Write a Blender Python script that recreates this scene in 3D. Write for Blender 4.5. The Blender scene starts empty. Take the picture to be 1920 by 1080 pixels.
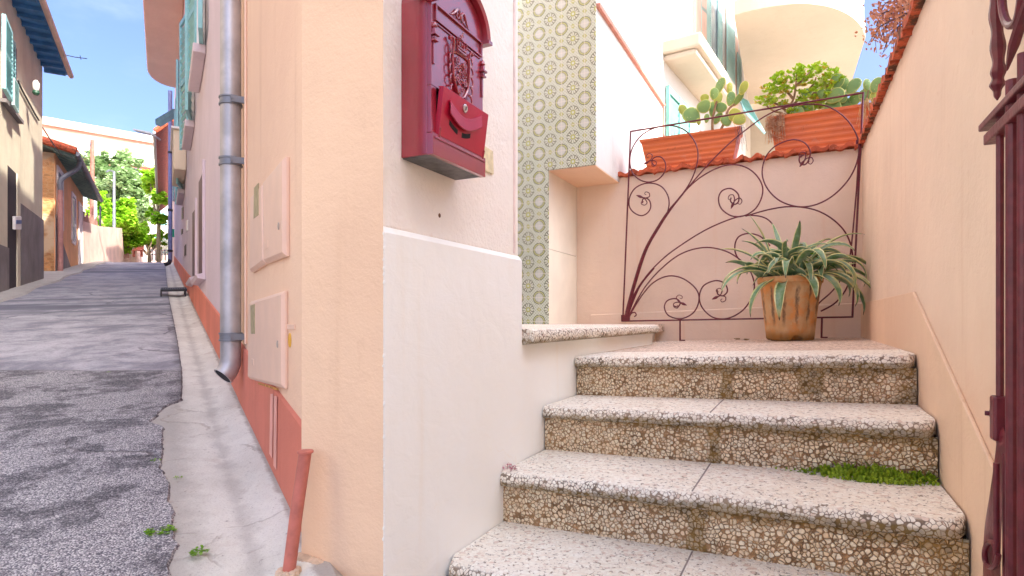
import bpy, bmesh, math, random
from mathutils import Vector, Matrix, noise as mnoise
from math import sin, cos, pi, radians, sqrt, atan2
random.seed(7)
SC = bpy.context.scene
COL = SC.collection

# ------------------------------------------------------------------ camera
cam_data = bpy.data.cameras.new("camera")
cam_data.sensor_width = 36.0
cam_data.lens = 36.0 * 1107.0 / 1920.0
cam_data.shift_y = 60.0 / 1920.0
cam_data.clip_start = 0.02
cam_data.clip_end = 3000.0
cam = bpy.data.objects.new("camera", cam_data)
cam.rotation_euler = (radians(90), 0, 0)
COL.objects.link(cam)
SC.camera = cam

# ------------------------------------------------------------------ sky, sun, exposure
SUN_DIR = Vector((0.8, -0.6, 0)).normalized()      # horizontal direction towards the sun
SUN_EL = radians(42)
w = bpy.data.worlds.new("World"); SC.world = w
w.use_nodes = True
wn = w.node_tree
bg = wn.nodes.get("Background") or wn.nodes.new("ShaderNodeBackground")
sky = wn.nodes.new("ShaderNodeTexSky")
sky.sky_type = 'NISHITA'
sky.sun_disc = False
sky.sun_elevation = SUN_EL
sky.sun_rotation = atan2(SUN_DIR.x, SUN_DIR.y)
sky.air_density = 0.40; sky.dust_density = 5.0; sky.ozone_density = 5.0
tc = wn.nodes.new('ShaderNodeTexCoord'); mp = wn.nodes.new('ShaderNodeMapping'); mp.inputs['Scale'].default_value = (1.2, 1.2, 3.2)
cn = wn.nodes.new('ShaderNodeTexNoise'); cn.inputs['Scale'].default_value = 1.9; cn.inputs['Detail'].default_value = 7; cn.inputs['Roughness'].default_value = .58
cr_ = wn.nodes.new('ShaderNodeMapRange'); cr_.interpolation_type = 'SMOOTHSTEP'
cr_.inputs[1].default_value = .50; cr_.inputs[2].default_value = .78; cr_.inputs[3].default_value = 0; cr_.inputs[4].default_value = .35
cm = wn.nodes.new('ShaderNodeMix'); cm.data_type = 'RGBA'; cm.inputs[7].default_value = (2.4, 2.6, 2.9, 1)
wn.links.new(tc.outputs['Generated'], mp.inputs[0]); wn.links.new(mp.outputs[0], cn.inputs['Vector']); wn.links.new(cn.outputs[0], cr_.inputs[0])
wn.links.new(cr_.outputs[0], cm.inputs[0]); wn.links.new(sky.outputs[0], cm.inputs[6]); wn.links.new(cm.outputs[2], bg.inputs[0])
bg.inputs[1].default_value = 0.15
sun_d = bpy.data.lights.new("sun", 'SUN')
sun_d.energy = 2.4; sun_d.angle = radians(0.5); sun_d.color = (1.0, 0.93, 0.82)
sun = bpy.data.objects.new("sun", sun_d)
sv = Vector((SUN_DIR.x*cos(SUN_EL), SUN_DIR.y*cos(SUN_EL), sin(SUN_EL)))
sun.rotation_euler = sv.to_track_quat('Z', 'Y').to_euler()
COL.objects.link(sun)
SC.view_settings.view_transform = 'Standard'
SC.view_settings.look = 'None'
SC.view_settings.gamma = 1.0
SC.view_settings.exposure = 2.22
SC.render.engine = 'CYCLES'
SC.cycles.max_bounces = 7
SC.cycles.diffuse_bounces = 5
SC.cycles.use_denoising = True

# ------------------------------------------------------------------ frames of the place
FPX = 1107.0
def ray(px, py): return (px-960)/FPX, (600-py)/FPX
def uv(u, v, z=0.0): return Vector((.8957*u+.4447*v, -.4447*u+.8957*v, z))       # courtyard: u across the steps, v up them
def uvs(u, v, z=0.0): return uv(u, v-.06*(u+.85), z+.036*(u+.85))               # the flight leans a little
def fq(q, w, z=0.0): return Vector((-.4888-.8606*w-.5092*q, 1.4573-.5092*w+.8606*q, z))  # street: q along, w out from the right-hand wall
def q_of(p):
    a, b = p.x+.4888, p.y-1.4573
    return a*-.5092+b*.8606, a*-.8606+b*-.5092
def on_w(px, py, w=0.0):
    t, s = ray(px, py)
    q = (-.4888-.8606*w - t*(1.4573-.5092*w))/(.5092+.8606*t)
    return q, (1.4573-.5092*w+.8606*q)*s
def on_v(px, py, v):
    t, s = ray(px, py); Y = v/(.4447*t+.8957)
    return Y*(.8957*t-.4447), Y*s
def on_u(px, py, u):
    t, s = ray(px, py); Y = u/(.8957*t-.4447)
    return Y*(.4447*t+.8957), Y*s
def at(px, py, Y):
    t, s = ray(px, py); return Vector((t*Y, Y, s*Y))
def hill(q):
    if q < 22: return .1155*q
    return .1155*(22+5*(1-math.exp(-(q-22)/5)))
def road_z(q, w):
    z = -.571 + hill(q) - .05*max(min(w, 6), 0)
    if w < 0: z += .8*max(w, -.7)
    return z
def gz(p):
    q, w = q_of(p); return road_z(q, w)

# ------------------------------------------------------------------ colours and node helpers
def lin(c):
    c = c/255.0
    return c/12.92 if c <= .04045 else ((c+.055)/1.055)**2.4
def rgb(r, g, b, k=1.0): return (lin(r)*k, lin(g)*k, lin(b)*k, 1)

class NT:
    def __init__(s, name):
        s.m = bpy.data.materials.new(name); s.m.use_nodes = True
        s.t = s.m.node_tree; s.n = s.t.nodes; s.l = s.t.links
        s.b = s.n.get("Principled BSDF")
    def node(s, typ, **kw):
        n = s.n.new(typ)
        for k, v in kw.items(): setattr(n, k, v)
        return n
    def put(s, sock, val):
        if hasattr(val, 'is_linked') or hasattr(val, 'links'): s.l.new(val, sock)
        else: sock.default_value = val
    def math(s, op, a, b=0.0, c=0.0, clamp=False):
        n = s.node('ShaderNodeMath', operation=op, use_clamp=clamp)
        s.put(n.inputs[0], a); s.put(n.inputs[1], b)
        if op in ('MULTIPLY_ADD', 'SMOOTH_MIN', 'WRAP', 'COMPARE'): s.put(n.inputs[2], c)
        return n.outputs[0]
    def vmath(s, op, a, b=(0, 0, 0)):
        n = s.node('ShaderNodeVectorMath', operation=op)
        s.put(n.inputs[0], a); s.put(n.inputs[1], b)
        return n.outputs['Value'] if op in ('LENGTH', 'DOT_PRODUCT', 'DISTANCE') else n.outputs[0]
    def ramp(s, val, lo, hi, a=0.0, b=1.0):
        n = s.node('ShaderNodeMapRange'); n.interpolation_type = 'SMOOTHSTEP'
        s.put(n.inputs[0], val); s.put(n.inputs[1], lo); s.put(n.inputs[2], hi); s.put(n.inputs[3], a); s.put(n.inputs[4], b)
        return n.outputs[0]
    def mix(s, fac, a, b, typ='MIX'):
        n = s.node('ShaderNodeMix', data_type='RGBA', blend_type=typ)
        s.put(n.inputs[0], fac); s.put(n.inputs[6], a); s.put(n.inputs[7], b)
        return n.outputs[2]
    def pos(s): return s.node('ShaderNodeNewGeometry').outputs['Position']
    def obj(s): return s.node('ShaderNodeTexCoord').outputs['Object']
    def frame(s, vec, ax, ay):
        """coordinates along two horizontal world axes and z"""
        x = s.vmath('DOT_PRODUCT', vec, (ax[0], ax[1], 0)); y = s.vmath('DOT_PRODUCT', vec, (ay[0], ay[1], 0))
        z = s.vmath('DOT_PRODUCT', vec, (0, 0, 1))
        return x, y, z
    def comb(s, x, y, z):
        n = s.node('ShaderNodeCombineXYZ'); s.put(n.inputs[0], x); s.put(n.inputs[1], y); s.put(n.inputs[2], z)
        return n.outputs[0]
    def noise(s, vec, scale, detail=4, rough=.55, dist=0.0, color=False):
        n = s.node('ShaderNodeTexNoise'); s.put(n.inputs['Vector'], vec)
        n.inputs['Scale'].default_value = scale; n.inputs['Detail'].default_value = detail
        n.inputs['Roughness'].default_value = rough; n.inputs['Distortion'].default_value = dist
        return n.outputs[1 if color else 0]
    def voro(s, vec, scale, feature='F1', rnd=1.0, out='Distance'):
        n = s.node('ShaderNodeTexVoronoi', feature=feature); s.put(n.inputs['Vector'], vec)
        n.inputs['Scale'].default_value = scale; n.inputs['Randomness'].default_value = rnd
        return n.outputs[out]
    def attr(s, name): return s.node('ShaderNodeAttribute', attribute_name=name).outputs['Fac']
    def bump(s, h, strength=.3, dist=.01, prev=None):
        n = s.node('ShaderNodeBump'); n.inputs['Strength'].default_value = strength; n.inputs['Distance'].default_value = dist
        s.put(n.inputs['Height'], h)
        if prev is not None: s.l.new(prev, n.inputs['Normal'])
        return n.outputs[0]
    def out(s, col, rough=.8, nrm=None, metal=0.0, spec=None):
        s.put(s.b.inputs['Base Color'], col); s.put(s.b.inputs['Roughness'], rough); s.put(s.b.inputs['Metallic'], metal)
        if spec is not None: s.put(s.b.inputs['Specular IOR Level'], spec)
        if nrm is not None: s.l.new(nrm, s.b.inputs['Normal'])
        return s.m

def m_plain(name, c, rough=.6, metal=0.0, var=.12, scale=9.0, bump=.0, bscale=60, bdist=.002, spec=None):
    n = NT(name); p = n.pos()
    f = n.ramp(n.noise(p, scale, 5), .3, .7)
    dark = tuple(x*(1-var) for x in c[:3])+(1,); lite = tuple(min(x*(1+var), 1) for x in c[:3])+(1,)
    nrm = n.bump(n.noise(p, bscale, 3), bump, bdist) if bump else None
    return n.out(n.mix(f, dark, lite), rough, nrm, metal, spec)

def m_stucco(name, c, stain=None, var=.05, grain=190, bump=.45, bdist=.0025, streak=.3, big=1.6, lowdirt=None):
    """painted render: fine grain, soft mottling, faint runs down the wall"""
    n = NT(name); p = n.pos()
    a = n.ramp(n.noise(p, big, 6, .6), .32, .7)
    dark = tuple(x*(1-var) for x in c[:3])+(1,); lite = tuple(min(x*(1+var), .95) for x in c[:3])+(1,)
    col = n.mix(a, dark, lite)
    sx = n.vmath('MULTIPLY', p, (14, 14, .9))
    st = n.ramp(n.noise(sx, 1.0, 5, .6), .55, .8)
    stc = stain or tuple(x*.8 for x in c[:3])+(1,)
    col = n.mix(n.math('MULTIPLY', st, streak), col, stc)
    sp = n.ramp(n.noise(p, 26, 5, .65), .66, .74)
    col = n.mix(n.math('MULTIPLY', sp, .25), col, stc)
    if lowdirt:
        z = n.vmath('DOT_PRODUCT', p, (0, 0, 1))
        d = n.ramp(n.math('ADD', z, n.math('MULTIPLY', n.noise(p, 7, 5, .6), .25)), lowdirt[0], lowdirt[1], 1.0, 0.0)
        col = n.mix(n.math('MULTIPLY', d, lowdirt[2]), col, lowdirt[3])
    ce = n.voro(n.vmath('ADD', p, n.vmath('MULTIPLY', n.noise(p, 4, 6, .65, 0, True), (.22, .22, .22))), 1.1, 'DISTANCE_TO_EDGE', 1.0, 'Distance')
    ck = n.math('MULTIPLY', n.ramp(ce, .0012, .0045, 1, 0), n.ramp(n.noise(p, 1.9, 3), .54, .60))
    col = n.mix(n.math('MULTIPLY', ck, .14), col, stc)
    h = n.math('ADD', n.noise(p, grain, 4, .6), n.math('MULTIPLY', n.noise(p, grain*.22, 4, .6), 1.4))
    b = n.bump(h, bump, bdist)
    b = n.bump(n.noise(n.vmath('MULTIPLY', p, (1, 1, 1.6)), 11, 4, .6, .8), .35, .006, b)
    b = n.bump(n.noise(p, 3.5, 3), .35, .02, b)
    return n.out(col, .85, b, spec=.3)

# ------------------------------------------------------------------ mesh builder
class MB:
    def __init__(s): s.v = []; s.f = []; s.mi = []; s.at = {}; s.cur = 0; s.sm = []
    def add(s, vs, fs, smooth=False):
        o = len(s.v); s.v += [Vector(x) for x in vs]
        for f in fs: s.f.append([i+o for i in f]); s.mi.append(s.cur); s.sm.append(smooth)
        return o
    def hexa(s, p):           # 8 corners: 4 of one side then 4 of the other
        s.add(p, [(3, 2, 1, 0), (4, 5, 6, 7), (0, 1, 5, 4), (1, 2, 6, 5), (2, 3, 7, 6), (3, 0, 4, 7)])
    def box(s, fr, a0, a1, b0, b1, c0, c1):
        s.hexa([fr(a0, b0, c0), fr(a1, b0, c0), fr(a1, b1, c0), fr(a0, b1, c0), fr(a0, b0, c1), fr(a1, b0, c1), fr(a1, b1, c1), fr(a0, b1, c1)])
    def prism(s, poly, off):   # world polygon swept by a vector
        off = Vector(off); n = len(poly); vs = [Vector(p) for p in poly]+[Vector(p)+off for p in poly]
        s.add(vs, [tuple(range(n))[::-1], tuple(range(n, 2*n))]+[(i, (i+1) % n, (i+1) % n+n, i+n) for i in range(n)])
    def loft(s, rings, closed=True, cap=True, smooth=True):
        n = len(rings[0]); o = len(s.v); vs = [p for r in rings for p in r]; fs = []
        for k in range(len(rings)-1):
            for i in range(n if closed else n-1):
                j = (i+1) % n
                fs.append((k*n+i, k*n+j, (k+1)*n+j, (k+1)*n+i))
        s.add(vs, fs, smooth)
        if cap and closed:
            s.add([*rings[0]], [tuple(range(n))[::-1]]); s.add([*rings[-1]], [tuple(range(n))])
    def tube(s, pts, r, n=8, smooth=True, flat=None):
        pts = [Vector(p) for p in pts]; rings = []; N = len(pts)
        rr = r if hasattr(r, '__len__') else [r]*N
        up = None
        for i in range(N):
            d = (pts[min(i+1, N-1)]-pts[max(i-1, 0)])
            if d.length < 1e-9: d = Vector((0, 0, 1))
            d.normalize()
            if up is None:
                up = Vector((0, 0, 1)) if abs(d.z) < .9 else Vector((1, 0, 0))
            x = up.cross(d); 
            if x.length < 1e-6: x = Vector((1, 0, 0)).cross(d)
            x.normalize(); y = d.cross(x).normalized(); up = y
            rings.append([pts[i]+x*cos(2*pi*k/n)*rr[i]+y*sin(2*pi*k/n)*rr[i] for k in range(n)])
        s.loft(rings, True, True, smooth)
    def lathe(s, c, prof, n=24, axis=None, smooth=True):
        c = Vector(c); rings = []
        ax = Vector(axis).normalized() if axis is not None else Vector((0, 0, 1))
        q = ax.to_track_quat('Z', 'Y')
        for r, h in prof:
            rings.append([c+q@Vector((r*cos(2*pi*k/n), r*sin(2*pi*k/n), h)) for k in range(n)])
        s.loft(rings, True, True, smooth)
    def build(s, name, mat, parent=None, bevel=0.0, bseg=2, sharp=35, attrs=None, solid=0.0):
        me = bpy.data.meshes.new(name)
        me.from_pydata([tuple(v) for v in s.v], [], s.f)
        mats = mat if isinstance(mat, (list, tuple)) else [mat]
        for m in mats: me.materials.append(m)
        for p, mi, sm in zip(me.polygons, s.mi, s.sm): p.material_index = mi; p.use_smooth = sm
        if attrs:
            for k, fn in attrs.items():
                a = me.attributes.new(k, 'FLOAT', 'POINT')
                a.data.foreach_set('value', [fn(v) if callable(fn) else 0 for v in s.v] if callable(fn) else fn)
        me.update(); me.validate()
        bm = bmesh.new(); bm.from_mesh(me)
        if len(bm.verts) < 60000:
            if not attrs: bmesh.ops.remove_doubles(bm, verts=bm.verts, dist=1e-6)
            if not solid and not getattr(s, 'open', False): bmesh.ops.recalc_face_normals(bm, faces=bm.faces)
        bm.to_mesh(me); bm.free()
        if any(s.sm): me.set_sharp_from_angle(angle=radians(sharp))
        o = bpy.data.objects.new(name, me); COL.objects.link(o)
        if parent: o.parent = parent
        if solid:
            md = o.modifiers.new("thick", 'SOLIDIFY'); md.thickness = solid; md.offset = 0
        if bevel:
            md = o.modifiers.new("bevel", 'BEVEL'); md.width = bevel; md.segments = bseg; md.limit_method = 'ANGLE'; md.angle_limit = radians(40)
            md.harden_normals = False
        return o

def tag(o, label, cat, group=None):
    o['label'] = label; o['category'] = cat
    if group: o['group'] = group
    return o
def thing(name, label, cat, group=None):
    o = bpy.data.objects.new(name, None); o.empty_display_size = .1; COL.objects.link(o)
    return tag(o, label, cat, group)
def struct(o): o['kind'] = 'structure'; return o

def crom(P, n=8, closed=False):
    P = [Vector(p) for p in P]; out = []
    for i in range(len(P)-1):
        p0 = P[max(i-1, 0)]; p1 = P[i]; p2 = P[i+1]; p3 = P[min(i+2, len(P)-1)]
        for k in range(n):
            t = k/n
            out.append(.5*((2*p1)+(-p0+p2)*t+(2*p0-5*p1+4*p2-p3)*t*t+(-p0+3*p1-3*p2+p3)*t**3))
    out.append(P[-1]); return out

def settle():
    done = set()
    for r in [o for o in bpy.data.objects if o.parent is None and o.type in ('EMPTY', 'MESH')]:
        kids = [r]+list(r.children_recursive)
        ms = [o for o in kids if o.type == 'MESH' and o.data.name not in done]
        pts = [v.co for o in ms for v in o.data.vertices]
        if not pts or r.get('placed'): 
            if r.get('placed'): del r['placed']
            continue
        lo = [min(p[i] for p in pts) for i in range(3)]; hi = [max(p[i] for p in pts) for i in range(3)]
        c = Vector(((lo[0]+hi[0])/2, (lo[1]+hi[1])/2, lo[2]))
        T = Matrix.Translation(-c)
        for o in ms: o.data.transform(T); done.add(o.data.name)
        r.location = c
# ------------------------------------------------------------------ materials
def m_pebble(name, stone_a, stone_b, gap, moss, scale=42, gapw=.06, bump=.9, wear=0.0):
    n = NT(name); p = n.pos()
    pd = n.vmath('ADD', p, n.vmath('MULTIPLY', n.noise(p, 30, 2, .5, 0, True), (.012, .012, .012)))
    v = n.node('ShaderNodeTexVoronoi', feature='DISTANCE_TO_EDGE'); n.put(v.inputs['Vector'], pd); v.inputs['Scale'].default_value = scale
    vc = n.node('ShaderNodeTexVoronoi', feature='F1'); n.put(vc.inputs['Vector'], pd); vc.inputs['Scale'].default_value = scale
    e = v.outputs['Distance']
    sepc = n.node('ShaderNodeSeparateColor'); n.l.new(vc.outputs['Color'], sepc.inputs[0])
    gw = n.math('ADD', gapw*.45, n.math('MULTIPLY', sepc.outputs[2], gapw*1.2))
    stone = n.math('MULTIPLY', n.ramp(e, n.math('MULTIPLY', gw, .4), gw), n.ramp(vc.outputs['Distance'], .56, .72, 1.0, 0.0))
    c = n.mix(sepc.outputs[0], stone_a, stone_b)
    odd = n.ramp(sepc.outputs[1], .93, .95)
    c = n.mix(n.math('MULTIPLY', odd, .35), c, rgb(190, 130, 90))
    c = n.mix(n.math('MULTIPLY', n.ramp(n.noise(p, 260, 3), .5, .8), .25), c, tuple(x*.7 for x in stone_b[:3])+(1,))
    g = n.mix(n.ramp(n.noise(p, 9, 4), .4, .65), gap, tuple(x*.6 for x in gap[:3])+(1,))
    if wear:
        gm = n.ramp(n.noise(p, 80, 3, .6), .53, .62)
        up = n.ramp(n.vmath('DOT_PRODUCT', n.node('ShaderNodeNewGeometry').outputs['Normal'], (0, 0, 1)), .6, .95)
        stone = n.math('MAXIMUM', stone, n.math('MULTIPLY', n.math('MULTIPLY', up, wear), n.math('SUBTRACT', 1.0, gm)))
    col = n.mix(stone, g, c)
    # large soft dirt and a mossy stain painted per vertex where water runs under the nosings
    d = n.ramp(n.noise(p, 3.2, 5, .6), .5, .75)
    col = n.mix(n.math('MULTIPLY', d, .3), col, n.mix(.5, col, moss))
    ms = n.math('ADD', n.attr('moss'), n.math('MULTIPLY', n.math('SUBTRACT', n.noise(p, 11, 6, .65), .5), 1.3))
    msf = n.math('MULTIPLY', n.ramp(ms, .36, .72), .82)
    mc = n.mix(n.ramp(n.noise(p, 34, 3), .45, .62), moss, tuple(x*.4 for x in moss[:3])+(1,))
    col = n.mix(n.math('MULTIPLY', msf, n.ramp(stone, 0.0, 1.0, 1.0, .8)), col, mc)
    sp = n.ramp(n.noise(p, 120, 4, .6), .66, .72)
    col = n.mix(n.math('MULTIPLY', sp, .4), col, rgb(90, 72, 60))
    h = n.math('ADD', n.ramp(e, 0.0, gapw*2.4), n.math('MULTIPLY', n.noise(p, 300, 2), .15))
    h = n.math('MULTIPLY', h, n.math('SUBTRACT', 1.0, n.math('MULTIPLY', msf, .6)))
    return n.out(col, n.ramp(stone, 0, 1, .95, .62), n.bump(h, bump, .006), spec=.35)

def m_tiles():
    n = NT("patterned_ceramic_tile"); p = n.pos()
    u, v, z = n.frame(p, (.8957, -.4447), (.4447, .8957))
    P = .170
    U0, Z0 = TILE0
    a = n.math('DIVIDE', n.math('SUBTRACT', n.math('ADD', u, n.math('MULTIPLY', v, 0.0)), U0), P)
    b = n.math('DIVIDE', n.math('SUBTRACT', z, Z0), P)
    def cell(off):
        fa = n.math('SUBTRACT', n.math('FRACT', n.math('ADD', a, 100.5+off)), .5)
        fb = n.math('SUBTRACT', n.math('FRACT', n.math('ADD', b, 100.5+off)), .5)
        r = n.math('SQRT', n.math('ADD', n.math('MULTIPLY', fa, fa), n.math('MULTIPLY', fb, fb)))
        th = n.math('ARCTAN2', fb, fa)
        return fa, fb, r, th
    def ring(r, c, w_, s=.012):
        return n.ramp(n.math('ABSOLUTE', n.math('SUBTRACT', r, c)), w_, w_+s, 1.0, 0.0)
    base = rgb(196, 210, 192); olive = rgb(160, 170, 78); dark = rgb(90, 100, 80); white = rgb(216, 226, 212)
    A = cell(0.0); B = cell(.5)
    col = base
    # lacy scrolls between medallions
    sc = n.math('ADD', n.math('MULTIPLY', n.math('SINE', n.math('MULTIPLY', A[0], 50)), n.math('SINE', n.math('MULTIPLY', A[1], 50))), 0.0)
    col = n.mix(n.math('MULTIPLY', n.ramp(sc, .20, .50), .6), col, dark)
    ax = n.math('MINIMUM', n.math('ABSOLUTE', A[0]), n.math('ABSOLUTE', A[1]))
    dia = n.math('ADD', n.math('ABSOLUTE', n.math('SUBTRACT', n.math('ABSOLUTE', A[0]), .5)), n.math('ABSOLUTE', A[1]))
    dia2 = n.math('ADD', n.math('ABSOLUTE', n.math('SUBTRACT', n.math('ABSOLUTE', A[1]), .5)), n.math('ABSOLUTE', A[0]))
    dd = n.math('MINIMUM', dia, dia2)
    col = n.mix(n.ramp(dd, .08, .12, 1, 0), col, olive)
    col = n.mix(n.ramp(dd, .03, .05, 1, 0), col, base)
    # medallion A
    r, th = A[2], A[3]
    col = n.mix(n.ramp(r, .265, .28, 1, 0), col, white)
    col = n.mix(ring(r, .265, .014), col, dark)
    col = n.mix(ring(r, .228, .016), col, rgb(186, 194, 124))
    tick = n.ramp(n.math('SINE', n.math('MULTIPLY', th, 20)), .0, .5)
    col = n.mix(n.math('MULTIPLY', ring(r, .172, .022), tick), col, dark)
    col = n.mix(ring(r, .200, .006, .008), col, dark)
    col = n.mix(n.ramp(r, .13, .145, 1, 0), col, rgb(188, 198, 192))
    # medallion B
    r, th = B[2], B[3]
    col = n.mix(n.ramp(r, .25, .265, 1, 0), col, rgb(206, 214, 196))
    seg = n.ramp(n.math('SINE', n.math('MULTIPLY', th, 12)), -.1, .4)
    col = n.mix(n.math('MULTIPLY', ring(r, .17, .06), seg), col, dark)
    col = n.mix(ring(r, .255, .010), col, dark)
    cr = n.ramp(n.math('MINIMUM', n.math('ABSOLUTE', B[0]), n.math('ABSOLUTE', B[1])), .018, .03, 1, 0)
    col = n.mix(n.math('MULTIPLY', cr, n.ramp(r, .25, .27, 1, 0)), col, base)
    col = n.mix(ring(r, .08, .02), col, olive)
    # real grout every second cell
    ga = n.math('ABSOLUTE', n.math('SUBTRACT', n.math('FRACT', n.math('ADD', a, 100.0)), .5))
    gb = n.math('ABSOLUTE', n.math('SUBTRACT', n.math('FRACT', n.math('ADD', b, 100.0)), .5))
    gr = n.ramp(n.math('MINIMUM', n.math('SUBTRACT', .5, n.math('MINIMUM', ga, .5)), n.math('SUBTRACT', .5, n.math('MINIMUM', gb, .5))), .006, .012, 1, 0)
    col = n.mix(gr, col, rgb(212, 212, 200))
    tone = n.noise(n.comb(n.math('FLOOR', n.math('ADD', a, 100.0)), n.math('FLOOR', n.math('ADD', b, 100.0)), 0.0), 3.3, 0)
    col = n.mix(.13, col, n.mix(tone, rgb(150, 164, 120), rgb(236, 238, 226)))
    h = n.math('ADD', n.math('MULTIPLY', gr, -2.0), n.math('MULTIPLY', n.noise(p, 14, 2), .5))
    return n.out(col, n.math('ADD', .22, n.math('MULTIPLY', gr, .5)), n.bump(h, .35, .002), spec=.5)

def m_asphalt():
    n = NT("worn_asphalt"); p = n.pos()
    q, w_, z = n.frame(n.vmath('SUBTRACT', p, (-.4888, 1.4573, 0)), (-.5092, .8606), (-.8606, -.5092))
    ag = n.voro(p, 230, 'F1', 1.0, 'Distance'); agc = n.node('ShaderNodeTexVoronoi', feature='F1'); n.put(agc.inputs['Vector'], p); agc.inputs['Scale'].default_value = 230
    sc = n.node('ShaderNodeSeparateColor'); n.l.new(agc.outputs['Color'], sc.inputs[0])
    coarse = n.mix(n.ramp(sc.outputs[0], .25, .95), rgb(164, 162, 164), rgb(226, 224, 222))
    coarse = n.mix(n.ramp(ag, .35, .75), coarse, rgb(100, 98, 106))
    stretched = n.comb(n.math('MULTIPLY', q, 2.4), n.math('MULTIPLY', w_, 1.9), 0.0)
    pa = n.ramp(n.noise(stretched, 1.6, 12, .78, .3), .47, .57)
    worn = n.mix(n.math('MULTIPLY', pa, .82), coarse, n.mix(n.ramp(sc.outputs[1], .7, .95), rgb(70, 69, 76), rgb(152, 150, 152)))
    smooth = n.mix(n.ramp(n.noise(n.vmath('MULTIPLY', p, (1, 1, 1)), 3.0, 9, .72, .4), .36, .66), rgb(196, 195, 200), rgb(138, 138, 148))
    smooth = n.mix(n.math('MULTIPLY', n.ramp(sc.outputs[0], .5, 1.0), .4), smooth, rgb(98, 97, 104))
    edge = n.math('ADD', n.math('SUBTRACT', q, n.math('MULTIPLY', w_, .50)), n.math('MULTIPLY', n.math('SUBTRACT', n.noise(p, 9, 5, .6), .5), .09))
    fac = n.ramp(n.math('ADD', edge, n.math('MULTIPLY', n.math('SUBTRACT', n.noise(p, 30, 6, .7), .5), .12)), 2.30, 2.40)
    col = n.mix(fac, worn, smooth)
    # darker blue-grey bands further up the street, then a tint growing with distance
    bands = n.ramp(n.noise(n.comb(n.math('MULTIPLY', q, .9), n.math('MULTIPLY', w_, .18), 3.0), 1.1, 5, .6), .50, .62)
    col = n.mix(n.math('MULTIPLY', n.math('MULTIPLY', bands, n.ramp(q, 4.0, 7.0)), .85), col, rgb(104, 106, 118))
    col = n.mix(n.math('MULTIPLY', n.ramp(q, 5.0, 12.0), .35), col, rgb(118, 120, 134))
    pit = n.ramp(n.noise(stretched, 9, 6, .7), .55, .68)
    col = n.mix(n.math('MULTIPLY', n.math('MULTIPLY', pit, fac), .35), col, rgb(104, 104, 118))
    jt = n.ramp(n.math('ABSOLUTE', n.math('SUBTRACT', edge, 2.335)), .004, .02, 1, 0)
    col = n.mix(n.math('MULTIPLY', jt, .3), col, rgb(60, 58, 62))
    ce = n.voro(n.vmath('ADD', p, n.vmath('MULTIPLY', n.noise(p, 2.5, 5, .6, 0, True), (.35, .35, .35))), .62, 'DISTANCE_TO_EDGE', 1.0, 'Distance')
    cr = n.math('MULTIPLY', n.ramp(ce, .003, .010, 1, 0), n.ramp(n.noise(p, 1.3, 3), .48, .58))
    col = n.mix(n.math('MULTIPLY', cr, .5), col, rgb(70, 68, 76))
    gl = n.ramp(n.math('ADD', w_, n.math('MULTIPLY', n.noise(p, 8, 5), .1)), .275, .33, 1, 0)
    col = n.mix(n.math('MULTIPLY', gl, .5), col, rgb(70, 68, 70))
    h = n.math('ADD', n.math('MULTIPLY', n.math('SUBTRACT', 1.0, ag), n.ramp(fac, 0, 1, 1.0, .35)), n.math('MULTIPLY', n.noise(p, 420, 2), .5))
    h = n.math('SUBTRACT', h, n.math('MULTIPLY', cr, 3))
    return n.out(col, .88, n.bump(h, .8, .004), spec=.3)

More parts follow.
